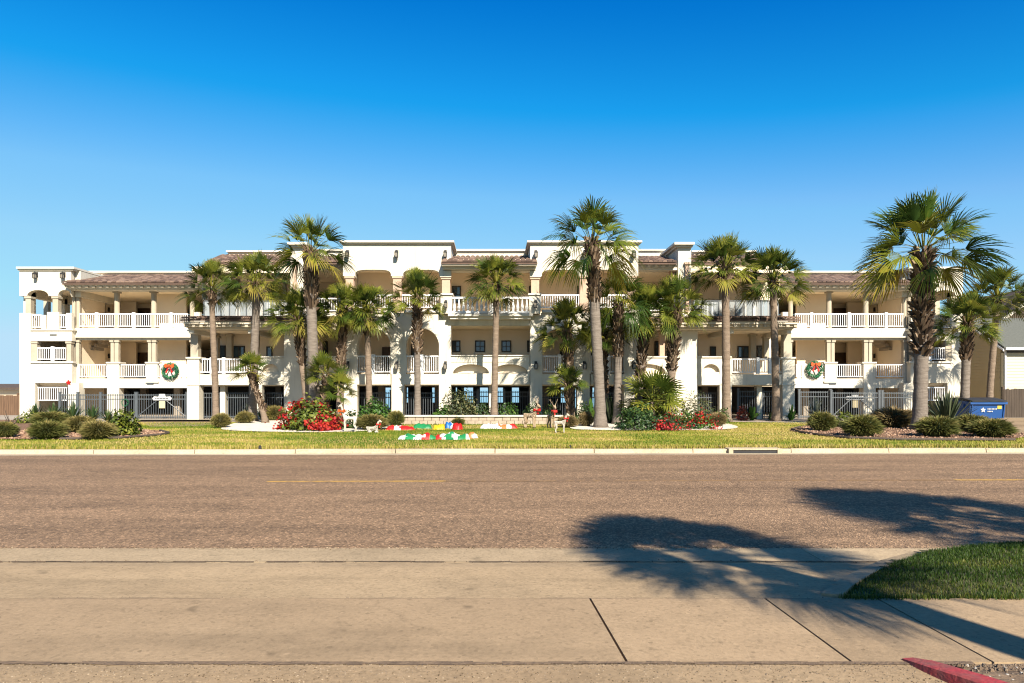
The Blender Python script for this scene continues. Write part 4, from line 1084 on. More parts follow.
# stone planter wall before the middle bay
zp = 33.0
r = empty('planter_wall', (X(460,zp), zp, g(zp)), 'low pale stone planter wall in front of the middle bay', 'wall')
b = MB(); x0, x1 = X(388,zp), X(562,zp); n = 22
for row in range(2):
    for i in range(n):
        e = (row % 2)*.5/n
        xa, xb = x0+(x1-x0)*max(0, i/n-e), x0+(x1-x0)*min(1, (i+1)/n-e)
        b.box(xa+.01, xb-.01, zp+rr.uniform(0,.03), zp+.35, g(zp)-.02+row*.20, g(zp)+.175+row*.20)
b.build('stone_block', M['stone'], r)
b = MB(); b.box(x0-.05, x1+.05, zp-.06, zp+.42, g(zp)+.376, g(zp)+.44); b.build('coping', M['sand'], r)
b = MB(); b.box(x0, x1, zp+.36, zp+1.9, .0, g(zp)+.30); tag(b.build('planting_soil', M['soil']), kind='structure')

# ================================================================== NEIGHBOURS
# wooden fences
def plank_fence(label, u0, u1, v0, Z, m):
    r = empty('wooden_fence', (X((u0+u1)/2,Z), Z, g(Z)), label, 'fence')
    x0, x1, z1 = X(u0,Z), X(u1,Z), H(v0,Z); b = MB(); n = int((x1-x0)/.15)
    for i in range(n):
        xa = x0+(x1-x0)*i/n; b.box(xa+.006, xa+(x1-x0)/n-.006, Z, Z+.025, .05, z1-rr.uniform(0,.06))
    b.build('planks', m, r)
    for k in range(int((x1-x0)/2.4)+1):
        p = MB(); xp = x0+k*2.4; p.box(xp-.06, xp+.06, Z+.03, Z+.14, .0, z1+.10); p.build('post', m, r)
    b = MB(); b.box(x0, x1, Z+.026, Z+.07, z1-.35, z1-.26); b.box(x0, x1, Z+.026, Z+.07, .35, .44); b.build('rails', m, r)
plank_fence('brown wooden plank fence at the far left end of the building', -130, 22, 394.5, 44.5, M['wood'])
plank_fence('dark weathered plank fence beside the blue dumpster', 1004, 1180, 388.5, 40.5, M['darkwood'])
r = empty('low_shed', (-34, 60, 0), 'low dark roofed shed seen above the wooden fence at far left', 'shed')
b = MB(); b.box(-52, -38.5, 58, 64, 0, 1.85); b.build('wall', M['beige'], r)
b = MB(); b.prism_x([(57.4,1.86),(64.6,1.86),(64.6,2.0),(61,2.35),(57.4,2.0)], -53, -37.9); b.build('roof', M['brownroof'], r)
# siding house on the right
hz = 44.0
hx0, hx1 = X(1003,hz), X(1003,hz)+9
r = empty('siding_house', (hx0+4.5, hz, 0), 'cream siding house with grey shingle roof at the far right', 'house')
ze, zr = H(347,hz), H(321,47.3)
b = MB(); n = int((ze-.2)/.2)
for i in range(n): b.prism_x([(hz-.03,i*.2),(hz+.2,i*.2),(hz+.2,i*.2+.197),(hz-.008,i*.2+.197)], hx0+.02, hx1)
b.build('front_wall', M['siding'], r)
b = MB()
for i in range(int(zr/.2)):
    z0, z1 = i*.2, i*.2+.197
    t = max(0.0, (z1-ze)/(zr-ze)); ya, yb = hz+.2+t*(47.3-hz), 50.4-t*(50.4-47.3)
    if yb-ya < .15: break
    b.add([(hx0-.03,ya,z0),(hx0-.03,yb,z0),(hx0-.006,yb,z1),(hx0-.006,ya,z1),(hx0+.2,ya,z0),(hx0+.2,yb,z0),(hx0+.2,yb,z1),(hx0+.2,ya,z1)],
          [(0,1,2,3),(4,7,6,5),(0,4,5,1),(3,2,6,7),(0,3,7,4),(1,5,6,2)])
b.build('gable_wall', M['shadetan'], r)  # the tan carries the shade of this side wall
b = MB(); b.prism_x([(hz-.45,ze-.15),(47.3,zr+.05),(50.9,ze-.15),(50.9,ze-.02),(47.3,zr+.2),(hz-.45,ze-.02)], hx0-.25, hx1+.3); b.build('roof', M['shingle'], r)
b = MB(); b.box(hx0-.2, hx1+.3, hz-.56, hz-.455, ze-.22, ze-.06); b.build('gutter', M['white'], r)
b = MB(); b.prism_x([(hz-.44,ze-.30),(47.3,zr-.10),(47.3,zr+.04),(hz-.44,ze-.16)], hx0-.30, hx0-.255); b.build('fascia', M['white'], r)
b = MB(); b.box(hx0+.05, hx0+.13, hz-.12, hz-.035, .1, ze-.2); b.build('downpipe', M['white'], r)
# taller house behind it
r = empty('tall_house', (X(1030,56), 56, 0), 'taller brown roofed house partly hidden behind the siding house', 'house')
xa, xb = X(1000,56), X(1000,56)+14
za, zb = H(322,56), H(303,60)
b = MB(); b.box(xa+.6, xb, 56, 64, 0, za-.02); b.build('wall', M['shadetan'], r)
b = MB(); b.prism([(xa-.6,za-.1),(xa+3.8,zb+1.0),(xb+.5,zb+1.6),(xb+.5,za)], 55.2, 64.5); b.build('roof', M['brownroof'], r)
b = MB(); b.prism([(xa-.75,za-.25),(xa+3.8,zb+.95),(xa+3.8,zb+1.2),(xa-.75,za+.0)], 55.0, 55.19); b.build('bargeboard', M['trim'], r)
win(1, 1016, 1023, 312, 319, 1) if False else None
w = MB(); w.box(xa+2.3, xa+3.6, 55.9, 55.99, za-1.3, za-.3); w.build('window', M['glass'], r)

# ---- dumpster
Z = 36.8; x0, x1 = X(969,Z), X(1004,Z); zt, zb_ = H(402,Z), g(Z)+.12
r = empty('dumpster', ((x0+x1)/2, Z, g(Z)), 'blue steel dumpster with black lids and white emblem', 'dumpster')
b = MB()
b.prism_x([(Z,zb_),(Z+1.5,zb_),(Z+1.7,zt+.15),(Z-.12,zt)], x0, x1)
for i in range(4): xx = x0+.06+(x1-x0-.16)*i/3; b.prism_x([(Z-.04,zb_),(Z,zb_),(Z-.1,zt-.1),(Z-.17,zt-.1)], xx, xx+.05) if i in (0,3) else None
b.box(x0-.05, x1+.05, Z-.2, Z-.125, zt-.12, zt+.0)
b.build('body', M['blue'], r)
for q in (0, 1):
    l = MB(); xa = x0+(x1-x0)*.5*q; l.prism_x([(Z-.25,zt+.02),(Z+1.75,zt+.17),(Z+1.75,zt+.22),(Z+.7,zt+.24),(Z-.25,zt+.07)], xa+.01, xa+(x1-x0)*.5-.01); l.build('lid', M['black'], r)
for sg in (-1, 1):
    p = MB(); xx = x0-.001 if sg < 0 else x1+.001; p.box(xx, xx+sg*.10, Z+.3, Z+1.1, zb_+.55, zb_+.75); p.build('fork_pocket', M['blue'], r)
yk = lambda z: Z - .12*(z-zb_)/(zt-zb_) - .012
e = MB(); cx, cz = x0+(x1-x0)*.37, zb_+(zt-zb_)*.52
st = []
for k in range(10):
    a = PI/2+2*PI*k/10; q = .15 if k % 2 == 0 else .07; st.append((cx+q*math.cos(a), cz+q*math.sin(a)))
e.prism(st, yk(cz)-.02, yk(cz)+.02); e.build('emblem', M['nywhite'], r)
e = MB()
for row, n in ((.05, 7), (-.08, 4)):
    for k in range(n): e.box(cx+.24+k*.075, cx+.285+k*.075, yk(cz)-.018, yk(cz)+.02, cz+row-.028, cz+row+.028)
e.build('lettering', M['nywhite'], r)
e = MB(); e.box(x1-.42, x1-.2, yk(cz)-.02, yk(cz)+.02, cz+.05, cz+.32); e.build('sticker', M['yellow'], r)
for sx_ in (x0+.2, x1-.3):
    p = MB(); p.lathe(sx_+.05, Z+.3, [(.06,g(Z)+.0),(.07,g(Z)+.06),(.05,g(Z)+.12)], 8); p.build('caster', M['black'], r)
# ================================================================== PALMS
def fan_leaf(mb, base, az, el, lp, rb, rr, nseg, spread, droop, t, fold=.35, segw=1.0):
    d = Vector((math.cos(az)*math.cos(el), math.sin(az)*math.cos(el), math.sin(el)))
    side = Vector((-math.sin(az), math.cos(az), 0))
    up = side.cross(d) * -1
    if up.z < 0: up = -up
    # petiole, arching down
    P = [Vector(base)]; n = 4; sag = .10*lp*(1+droop)
    for i in range(1, n+1):
        f = i/n; P.append(Vector(base) + d*lp*f + Vector((0,0,-sag*f*f)))
    w = .028
    vs = []
    for i, p in enumerate(P):
        ww = w*(1-.45*i/n); vs += [tuple(p+side*ww), tuple(p-side*ww), tuple(p+up*ww*.8)]
    fs = []
    for i in range(n):
        o = i*3; fs += [(o,o+3,o+5,o+2),(o+1,o+2,o+5,o+4),(o,o+1,o+4,o+3)]
    mb.add(vs, fs, 0, min(1, t+.22))
    h = P[-1]; ax = (P[-1]-P[-2]).normalized(); up = side.cross(ax)*-1
    if up.z < 0: up = -up
    roll = rr.uniform(-.85,.85); side.rotate(Matrix.Rotation(roll, 3, ax)); up.rotate(Matrix.Rotation(roll, 3, ax))
    for k in range(nseg):
        a = spread*(2*(k+.5)/nseg-1); a += rr.uniform(-.02,.02)
        q = abs(a)/spread
        L = rb*(1-.28*q**2)*rr.uniform(.9,1.06)
        dv = (ax*math.cos(a) + side*math.sin(a)*(1-.25*fold) + up*fold*(abs(math.sin(a)))*.9).normalized()
        wv = (ax*-math.sin(a) + side*math.cos(a)); wv = (wv - dv*wv.dot(dv)).normalized()
        half = math.tan(spread/nseg)*segw
        dr = droop*rr.uniform(.7,1.5)
        pts = []
        for f in (0.04, .35, .62, .84, 1.0):
            p = h + dv*L*f; p = p + Vector((0,0,-1))*(dr*rb*max(0, f-.30)**2*1.5)
            pts.append(p)
        ww = [.010, half*L*.34, half*L*.42*.92, half*L*.26, 0]
        vs = []
        zz = up*.010
        for i in range(4):
            vs += [tuple(pts[i]-wv*ww[i]), tuple(pts[i]+wv*ww[i])]
        vs.append(tuple(pts[4]))
        tt = max(0, min(1, t+rr.uniform(-.06,.06)))
        mb.add(vs, [(0,1,3,2),(2,3,5,4)], 0, tt); 
        mb.add([vs[4],vs[5],vs[7],vs[6],vs[8]], [(0,1,2,3),(3,2,4)], 0, min(1, tt+.10))

def palm(name, label, ub, Z, uc, vc, rpx, tw, kind, seed, boots=None, wood='trunk', leaves=None, zoff=0, cat='palm tree', group=None, x=None, crown=None, boot_r=1.45, droop=None):
    """ub: trunk foot; (uc, vc) crown heart; rpx crown radius; tw trunk width; all read off at distance Z"""
    rr = random.Random(seed)
    k = Z/F
    bx = X(ub,Z) if x is None else x; bz = (g(Z) if Z > 21 else 0)+zoff
    tx_ = X(uc,Z)-bx if crown is None else crown[0]; tz = H(vc,Z)-bz if crown is None else crown[1]
    rt = tw*k/2; Rr = rpx*k
    root = empty(name, (bx, Z, bz), label, cat, group)
    fake = MB(); 
    def P(f): 
        s = f*f*(3-2*f)*.5+f*.5
        return Vector((tx_*s, .05*math.sin(f*3+seed), tz*f))
    n = max(10, int(tz/.22)); pts, rad = [], []
    for i in range(n+1):
        f = i/n; flare = 1+.55*math.exp(-f*tz/.28)
        pts.append(P(f)); rad.append(rt*flare*(1.06-.16*f)*(1+.05*math.sin(i*2.4+seed)+rr.uniform(-.02,.02)))
    b = MB(); b.tube(pts, rad, 12); tr = b.build('trunk', M[wood], None, recalc=False, smooth=True); tr.parent = root
    if boots:
        b = MB(); lo, hi = boots             # heights as fractions of trunk
        cnt = int((hi-lo)*tz/.11)*9
        for i in range(cnt):
            f = lo+(hi-lo)*(i+rr.random())/cnt; a = i*2.39996; p = P(f)
            r0 = rt*(1.0+.15*(f-lo)/(hi-lo)); out = Vector((math.cos(a), math.sin(a), 0)); sd = Vector((-math.sin(a), math.cos(a), 0))
            L = rr.uniform(.10,.40)*min(1.4, rt/.16); e = rt*(boot_r-1)*rr.uniform(.2,1.6)+.03
            a0 = p+out*r0*.75; a1 = p+out*(r0+e)+Vector((0,0,L)); wd = rt*rr.uniform(.16,.40); a1 = a1 + sd*rt*rr.uniform(-.3,.3)
            b.add([tuple(a0-sd*wd), tuple(a0+sd*wd), tuple(a1+sd*wd*.55), tuple(a1-sd*wd*.55), tuple(a0*1+out*.0+Vector((0,0,L*.9))), tuple(a1+out*.02-Vector((0,0,.05)))],
                  [(0,1,2,3),(3,2,4),(0,3,4),(1,4,2)], 0, rr.uniform(.05,.95))
        o = b.build('leaf_bases', M['boot'], None, recalc=False); o.parent = root
    b = MB(); top = P(1.0)
    if kind == 'sabal': nl, lpf, rbf, ns, sp, dr, fold = 70, .56, .46, 20, 1.35, .24, .55
    elif kind == 'wash': nl, lpf, rbf, ns, sp, dr, fold = 34, .46, .60, 26, 1.25, .32, .5
    else: nl, lpf, rbf, ns, sp, dr, fold = 22, .50, .58, 18, 2.0, .12, .2
    if droop is not None: dr = droop
    nl = leaves or int(nl*rr.uniform(.82,1.08)); dr *= rr.uniform(.7,1.5) if droop is None else 1; dead = rr.uniform(.05,.22)
    for i in range(nl):
        f = (i+.5)/nl; az = i*2.39996+rr.uniform(-.25,.25)
        if kind == 'sabal': el = R(88)-R(118)*f**1.05; lp = lpf*Rr*rr.uniform(.62,1.15)
        elif kind == 'wash': el = R(86-120*f); lp = lpf*Rr*rr.uniform(.8,1.12)
        else: el = R(85-105*f); lp = lpf*Rr*rr.uniform(.8,1.1)
        el += rr.uniform(-.12,.12)
        t = rr.uniform(.15,.72)
        if f > .82 and rr.random() < dead*2: t = rr.uniform(.75,.95)
        if f < .15: t = rr.uniform(.4,.62)
        fan_leaf(b, top+Vector((math.cos(az),math.sin(az),0))*rt*.7+Vector((0,0,.25*(1-f))), az, el, lp, rbf*Rr*rr.uniform(.88,1.1), rr, ns, sp, dr*(.7+.9*f), t, fold)
    o = b.build('crown', M['wpalm' if kind == 'wash' else 'palm'], None, recalc=False); o.parent = root
    return root
SB, WA = 'sabal_palm', 'fan_palm'
palm(SB, 'slim palm with brown collar, leftmost of the tall palms before the left porch', 215.5, 36.0, 212, 290, 32, 6, 'sabal', 1, (.87,1), 'trunk')
palm(SB, 'stout palm with pale bulging collar standing second from left, in front of the porch canopy', 252, 35.6, 257, 285, 36, 8, 'sabal', 2, (.92,1), 'trunkgrey', boot_r=1.7)
palm(WA, 'tallest palm of the left group, rising straight behind the red flowering bush', 315, 32.6, 310.5, 254, 41, 10.5, 'wash', 3, (.66,1), 'trunkgrey', boot_r=1.35, leaves=28)
palm(SB, 'low dark palm crowding the tall left palm from its left side', 309, 34.3, 298, 322, 36, 7, 'sabal', 4, (.55,1), 'trunk')
palm(SB, 'shaggy palm just right of the tallest left palm, before the tower corner', 340, 34.4, 342, 314, 33, 7, 'sabal', 5, (.35,1), 'trunk')
palm(SB, 'palm with dark boot knot before the first arch of the left tower', 369.5, 34.2, 367, 315, 33, 6.2, 'sabal', 6, (.78,1), 'trunk')
palm(SB, 'palm with pale criss-cross leaf boots before the second arch of the left tower', 417.5, 33.5, 417, 300, 31, 6.5, 'sabal', 7, (.55,1), 'trunkgrey', boot_r=1.6)
palm(SB, 'lone round headed palm standing in the planter before the middle balustrade', 494, 33.7, 496.5, 286, 34, 6.5, 'sabal', 8, (.86,1), 'trunk')
palm(SB, 'short bushy palm left of the big central palm, before the balcony arches', 571, 34.0, 567, 332, 35, 7, 'sabal', 9, (.42,1), 'trunk')
palm(WA, 'tallest palm in the middle with thick flared smooth trunk on the lawn edge', 600.5, 30.6, 592, 246, 51, 10.5, 'wash', 10, (.67,1), 'trunkgrey', boot_r=1.35, leaves=30, droop=.42)
palm(WA, 'yellow green palm close behind the tall central palm on its right', 617, 33.0, 619, 307, 40, 7.5, 'wash', 11, (.55,1), 'trunkgrey', leaves=26, droop=.5)
palm(SB, 'dark palm hidden behind the tall central palm trunk', 605, 34.3, 603, 335, 30, 6, 'sabal', 12, (.3,1), 'trunk')
palm(SB, 'palm with light mottled boots rising from the big leafy clump', 637, 33.6, 645, 318, 34, 7.5, 'sabal', 13, (.4,1), 'trunkgrey')
palm(SB, 'full headed palm with boot covered neck before the right pilaster', 669, 33.4, 675, 312, 37, 8, 'sabal', 14, (.45,1), 'trunk', boot_r=1.6)
palm(SB, 'tall palm with round collar standing against the right porch canopy', 726.5, 35.8, 725, 270, 37, 8, 'sabal', 15, (.90,1), 'trunk', boot_r=1.9)
palm(SB, 'slim dark trunked palm in front of the right porch column', 776, 36.0, 773, 283, 38, 7, 'sabal', 16, (.93,1), 'trunk')
palm(WA, 'biggest palm at right with thick shaggy brown upper trunk', 919, 29.0, 924, 252, 63, 12.6, 'wash', 17, (.40,.98), 'trunkgrey', boot_r=1.7, leaves=44, droop=.26)
palm(SB, 'short palm beside the right end wall, left of the two behind the dumpster', 964, 37.6, 968, 325, 33, 8, 'sabal', 18, (.6,1), 'trunkgrey')
palm(SB, 'tall slim palm in front of the siding house, right of the two behind the dumpster', 989, 39.0, 997, 300, 36, 6, 'sabal', 19, (.9,1), 'trunk')
palm('small_fan_palm', 'little leaning fan palm with bent trunk before the left porch', 265, 34.0, 251, 373, 20, 5, 'small', 20, (.2,1), 'trunk')
palm('small_fan_palm', 'little upright fan palm behind the red flowering bush', 325, 32.0, 326, 376, 22, 5.5, 'small', 21, (.2,1), 'trunk')
palm('small_fan_palm', 'lowest little fan palm at the right end of the red flowering bush', 339, 31.5, 339, 393, 19, 5, 'small', 22, None, 'trunk')
palm('small_fan_palm', 'little fan palm in front of the balcony right of the middle bay', 571, 33.0, 568, 386, 20, 6, 'small', 23, (.2,1), 'trunk')
palm('small_fan_palm', 'bright green stemless fan palm in the middle of the right shrub clump', 652, 32.0, 652, 402, 34, 6, 'small', 24, None, 'trunk', leaves=26)
# two street palms behind the camera; their shadows fall across the road
palm(WA, 'street palm by the near pavement whose shadow crosses the driveway', 0, -5.2, 0, 0, 1, 1, 'wash', 31, None, 'trunkgrey', x=6.3, crown=(-.1, 8.6)) if False else None
def street_palm(x, y, h, r, rt, seed, label, leaves=84):
    rr = random.Random(seed); root = empty(WA, (x, y, -.02), label, 'palm tree')
    n = 20; b = MB(); b.tube([(0,0,h*i/n) for i in range(n+1)], [rt*(1+.5*math.exp(-h*i/n/.3))*(1+.04*math.sin(i*2)) for i in range(n+1)], 12)
    o = b.build('trunk', M['trunkgrey'], None, recalc=False, smooth=True); o.parent = root
    b = MB()
    for i in range(leaves):
        f = (i+.5)/leaves; az = i*2.39996; el = R(85-120*f)
        fan_leaf(b, Vector((0,0,h+.3*(1-f))), az, el, .52*r*rr.uniform(.85,1.1), .56*r, rr, 26, 1.25, .2, rr.uniform(.25,.6), .5)
    o = b.build('crown', M['wpalm'], None, recalc=False); o.parent = root
street_palm(5.5, -.25, 6.1, 1.6, .22, 31, 'street palm on the near side whose shadow crosses the driveway')
street_palm(10.4, .9, 6.6, 2.3, .20, 32, 'street palm on the near side whose shadow lies on the road at right')

# ================================================================== SHRUBS
def clump_mesh(seed, n=3200):
    rr = random.Random(seed); b = MB(); C = Vector((0,0,.24))
    for i in range(n):
        a = rr.uniform(0,2*PI); el = math.asin(rr.uniform(-.62,1))
        d = Vector((math.cos(a)*math.cos(el), math.sin(a)*math.cos(el), math.sin(el)))
        rad = rr.uniform(.84,1.09)*(1+.20*noise.noise(Vector((d.x*1.6+seed*7, d.y*1.6, d.z*1.6)))+.10*noise.noise(Vector((d.x*4+seed, d.y*4, d.z*4))))
        S = lambda q: C + Vector((d.x*.5, d.y*.5, d.z*(.32 if d.z > 0 else .26)))*q
        p0 = S(rad*rr.uniform(.45,.62)); tip = S(rad)+Vector((rr.uniform(-.05,.05), rr.uniform(-.05,.05), rr.uniform(-.05,.05)))
        if d.z < 0: tip.z = max(tip.z, .0)
        sd = (tip-p0).cross(Vector((rr.uniform(-1,1),rr.uniform(-1,1),rr.uniform(-1,1)))).normalized()*.0075
        m = p0.lerp(tip,.6)+Vector((0,0,.012))
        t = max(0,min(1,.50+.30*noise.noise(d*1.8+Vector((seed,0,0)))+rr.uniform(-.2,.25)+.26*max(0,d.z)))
        b.add([tuple(p0-sd), tuple(p0+sd), tuple(m+sd), tuple(m-sd), tuple(tip)], [(0,1,2,3),(3,2,4)], 0, t)
    b.lathe(0, 0, [(.12,-.05),(.26,.03),(.34,.18),(.34,.28),(.26,.40),(.10,.46),(.02,.47)], 12, 0, .12)
    return b
clump_bases = {}
def zlim(u): return 34.7 if 330 < u < 655 else (36.7 if 190 < u < 830 else 38.4)
def place(ub, vb, w, h, fd, zfix=None):
    """distance from the foot of a plant; plants whose foot is hidden stay in front of the building"""
    Z = Zg(vb); Zc = Z + fd*min(w*Z/F/2, 1.2) if zfix is None else zfix[0]
    if zfix is None: Zc = min(Zc, zlim(ub))
    zb_ = g(Zc) if zfix is None else zfix[1]
    return Zc, zb_, w*Zc/F/2, H(vb-h, Zc)-zb_
def clump(ub, vb, w, h, mat, label, seed, group='round clipped grass mounds'):
    key = (seed % 5, mat)
    if key not in clump_bases:
        o = clump_mesh(seed % 5).build('grass_mound', M[mat], recalc=False); clump_bases[key] = o
    else:
        o = clump_bases[key].copy(); COL.objects.link(o)
    Zc, zb_, W, Hh = place(ub, vb, w, h, .9)
    o.location = (X(ub,Zc), Zc, zb_); o.scale = (W*2.08, W*2.0, Hh*1.76); o.rotation_euler = (0,0,seed*1.7)
    return tag(o, label, 'bush', group)
G_ = 'clumpgreen'
clump(4, 439, 27, 18, G_, 'round grass mound cut by the left edge of the photo', 0)
clump(48, 440.5, 36, 20, G_, 'front grass mound left of centre in the left mulch bed', 1)
clump(50, 428, 36, 17, G_, 'grass mound half hidden behind the front left mound', 2)
clump(98, 440.5, 36, 20, 'clump', 'front grass mound at the right of the left mulch bed', 3)
clump(80, 434, 28, 19, 'clump', 'grass mound between the two front mounds of the left bed', 4)
clump(221, 428.5, 19, 16, 'clump', 'small round grass mound at the left tip of the white gravel bed', 5, None)
clump(245, 424, 18, 13, 'clump', 'small pale grass mound second from left on the white gravel', 6, None)
clump(275, 420, 22, 15, 'clump', 'round grass mound beside the leaning little palm', 7, None)
clump(372, 431, 34, 17, 'clump', 'wide yellowish grass mound behind the white deer', 8, None)
clump(396, 426, 17, 16, G_, 'dark round bush right of the white deer before the tower pier', 9, None)
clump(458, 425, 14, 7, G_, 'tiny low bush at the foot of the stone planter wall', 10, None)
clump(568, 428, 21, 13, 'clumptan', 'brown tinged mound right beside the three reindeer', 11, None)
clump(586, 427, 16, 16, 'clumptan', 'brownish mound left of the big central palm trunk', 12, None)
clump(717, 427, 19, 15, 'clumptan', 'tan grass mound at the right end of the shrub clump', 13, None)
clump(822, 432, 27, 21, G_, 'leftmost grass mound of the right mulch bed', 14)
clump(862, 438, 38, 24, G_, 'front grass mound second from left in the right mulch bed', 15)
clump(893, 429, 42, 22, 'clumptan', 'tan topped grass mound at the left foot of the biggest palm', 16)
clump(937, 438.5, 42, 23, G_, 'front grass mound right of the biggest palm', 17)
clump(972, 433, 32, 19, G_, 'grass mound behind the rightmost front mound', 18)
clump(991, 439, 42, 21, G_, 'rightmost front grass mound of the right mulch bed', 19)

def shrub(name, ub, vb, w, h, mat, label, seed, n=900, leaf=.12, asp=.55, flower=None, fl_n=0, cat='shrub', dome=True, depth=None, group=None, fl_low=False, zfix=None):
    rr = random.Random(seed); Zc, zb_, W, Hh = place(ub, vb, w, h, .85, zfix); D = (depth or min(W, 1.1))
    root = empty(name, (X(ub,Zc), Zc, zb_), label, cat, group)
    def pt(shell=(.55,1.02)):
        while True:
            d = Vector((rr.gauss(0,1), rr.gauss(0,1), abs(rr.gauss(0,1))))
            if d.length < .1: continue
            d.normalize(); lob = 1+.22*noise.noise(d*2.3+Vector((seed,0,0)))+.12*noise.noise(d*5+Vector((0,seed,0)))
            q = rr.uniform(*shell)*lob
            return Vector((d.x*W*q, d.y*D*q, max(.02, d.z*Hh*q))), d
    pn = []
    for i in range(n):
        p, d = pt(); nn = (d*.8+Vector((rr.uniform(-1,1),rr.uniform(-1,1),rr.uniform(-.3,1)))).normalized()
        pn.append((p, nn, max(0,min(1,.42+.3*noise.noise(p*1.8+Vector((seed,0,0)))+rr.uniform(-.3,.3)))))
    b = MB(); leaf_cloud(b, pn, leaf, rr, asp); o = b.build('foliage', M[mat], None, recalc=False); o.parent = root
    b = MB()
    for i in range(7):
        p, d = pt((.6,.75)); b.tube([(rr.uniform(-.1,.1)*W,rr.uniform(-.1,.1)*D,-.05), tuple(p*.5+Vector((0,0,.08*Hh))), tuple(p)], [.022,.016,.006], 5)
    o = b.build('stems', M['trunk'], None, recalc=False); o.parent = root
    if flower:
        pn = []; C_ = []
        for i in range(max(6, fl_n//70)):
            p, d = pt((.92,1.04))
            if fl_low:
                p.z *= rr.uniform(.15,.85)
            C_.append((p,d))
        for i in range(fl_n):
            p, d = rr.choice(C_); p = p+Vector((rr.gauss(0,.19),rr.gauss(0,.12),rr.gauss(0,.10))); p.z = max(.03,p.z)
            pn.append((p, (d+Vector((rr.uniform(-1,1),rr.uniform(-1,1),rr.uniform(-1,1)))).normalized(), rr.uniform(.1,.95)))
        b = MB(); leaf_cloud(b, pn, leaf*.8, rr, .8); o = b.build('blossoms', M[flower], None, recalc=False); o.parent = root
    return root
shrub('bougainvillea', 312, 431.5, 62, 32, 'leafyel', 'big mounded bush covered in red flowers on the white gravel', 41, 1900, .17, .6, 'bract', 2400, depth=1.3, fl_low=True)
shrub('broadleaf_shrub', 123.5, 437, 33, 28, 'leafyel', 'glossy yellow green broadleaf shrub at the right end of the left mulch bed', 42, 1000, .16, .6)
shrub('broadleaf_shrub', 30, 424, 26, 13, 'leafyel', 'low yellow green shrub behind the far left mounds', 43, 500, .12)
shrub('broadleaf_shrub', 375, 425, 36, 27, 'leafbright', 'bright green leafy shrub behind the lying wire deer', 44, 900, .17, .6)
shrub('broadleaf_shrub', 459, 418, 40, 29, 'leafvar', 'large mottled shrub rising above the stone planter', 45, 1500, .15, .5, zfix=(33.9,.42))
shrub('broadleaf_shrub', 444, 418, 22, 14, 'leafbright', 'small bright green shrub at the left end of the stone planter', 46, 450, .12, zfix=(33.6,.42))
for i, (u, w) in enumerate(((483,22),(508,26),(534,24),(552,20))):
    shrub('hedge_shrub', u, 416, w, 14, 'leaf' if i != 1 else 'leafbright', ['dark hedge shrub in the planter just left of the lone palm trunk','brighter hedge shrub in the planter just right of the lone palm trunk','dark hedge shrub in the planter behind the tallest reindeer','dark hedge shrub at the right end of the stone planter'][i], 50+i, 500, .11, .55, group='hedge shrubs in the stone planter', zfix=(34.1,.42))
shrub('broadleaf_shrub', 637, 431, 46, 26, 'leaf', 'dark green dense shrub right of the big central palm trunk', 55, 1700, .13, .6, depth=1.2)
shrub('broadleaf_shrub', 664, 427, 50, 40, 'leafyel', 'tall tangled yellow green shrub in the middle of the right clump', 56, 1300, .15, .4)
shrub('broadleaf_shrub', 668, 431, 40, 17, 'leaf', 'low shrub with dark red flowers in the right clump', 57, 800, .12, .55, 'bract', 520, fl_low=True)
shrub('broadleaf_shrub', 697, 430, 36, 20, 'leafbright', 'green shrub edged with red flowers near the tan mound', 58, 800, .12, .5, 'bract', 420, fl_low=True)
shrub('broadleaf_shrub', 695, 424, 42, 34, 'leafvar', 'spreading mottled shrub at the back of the right clump', 59, 1200, .17, .28)
shrub('broadleaf_shrub', 723, 424, 14, 16, 'leafbright', 'small green shrub between the clump and the tall right palm', 60, 300, .12)
shrub('red_leaf_plant', 743, 419.5, 12, 15, 'redleaf', 'small red leaved plant against the right porch pier', 61, 260, .16, .4)
shrub('broadleaf_shrub', 845, 428, 24, 17, 'leafyel', 'yellow green shrub between two mounds of the right bed', 62, 600, .12)
shrub('broadleaf_shrub', 351, 429, 17, 20, 'leaf', 'dark green shrub directly behind the standing white deer', 64, 600, .13)
shrub('broadleaf_shrub', 584, 421, 22, 18, 'leaf', 'dark leafy shrub behind the mounds beside the central palm', 63, 600, .13)

def rosette(name, ub, vb, w, h, mat, label, seed, n=60, lw=.05, cat='plant', arch=.5, up=25, zfix=None):
    rr = random.Random(seed); Zc, zb_, W, Hh = place(ub, vb, w, h, .6, zfix)
    root_b = MB()
    for i in range(n):
        a = i*2.39996+rr.uniform(-.2,.2); f = rr.random(); el = R(up+(88-up)*f); L = math.hypot(W*math.cos(el), Hh*math.sin(el))*rr.uniform(.85,1.1)
        d = Vector((math.cos(a)*math.cos(el), math.sin(a)*math.cos(el), math.sin(el))); sd = Vector((-math.sin(a), math.cos(a), 0))
        P = [Vector((0,0,.03))+d*L*q+Vector((0,0,-arch*L*.5*q*q*(1-f*.6))) for q in (0,.3,.6,.85,1)]
        for p in P: p.z = max(p.z, .02)
        ww = [lw*.5, lw*.55, lw*.48, lw*.3, 0]; vs = []
        for p, w_ in zip(P, ww): vs += [tuple(p-sd*w_), tuple(p+sd*w_)]
        root_b.add(vs[:9], [(0,1,3,2),(2,3,5,4),(4,5,7,6),(6,7,8)], 0, rr.uniform(.15,.85))
    o = root_b.build(name, M[mat], None, recalc=False); o.location = (X(ub,Zc), Zc, zb_); return tag(o, label, cat)
rosette('spiky_agave', 947, 430, 72, 40, 'agave', 'large spiky rosette plant between the biggest palm and the dumpster', 70, 170, .085, arch=.15, up=3)
rosette('lily_plant', 36, 421, 34, 20, 'strap', 'strap leaved plant before the left end wall corner', 71, 60, .07)
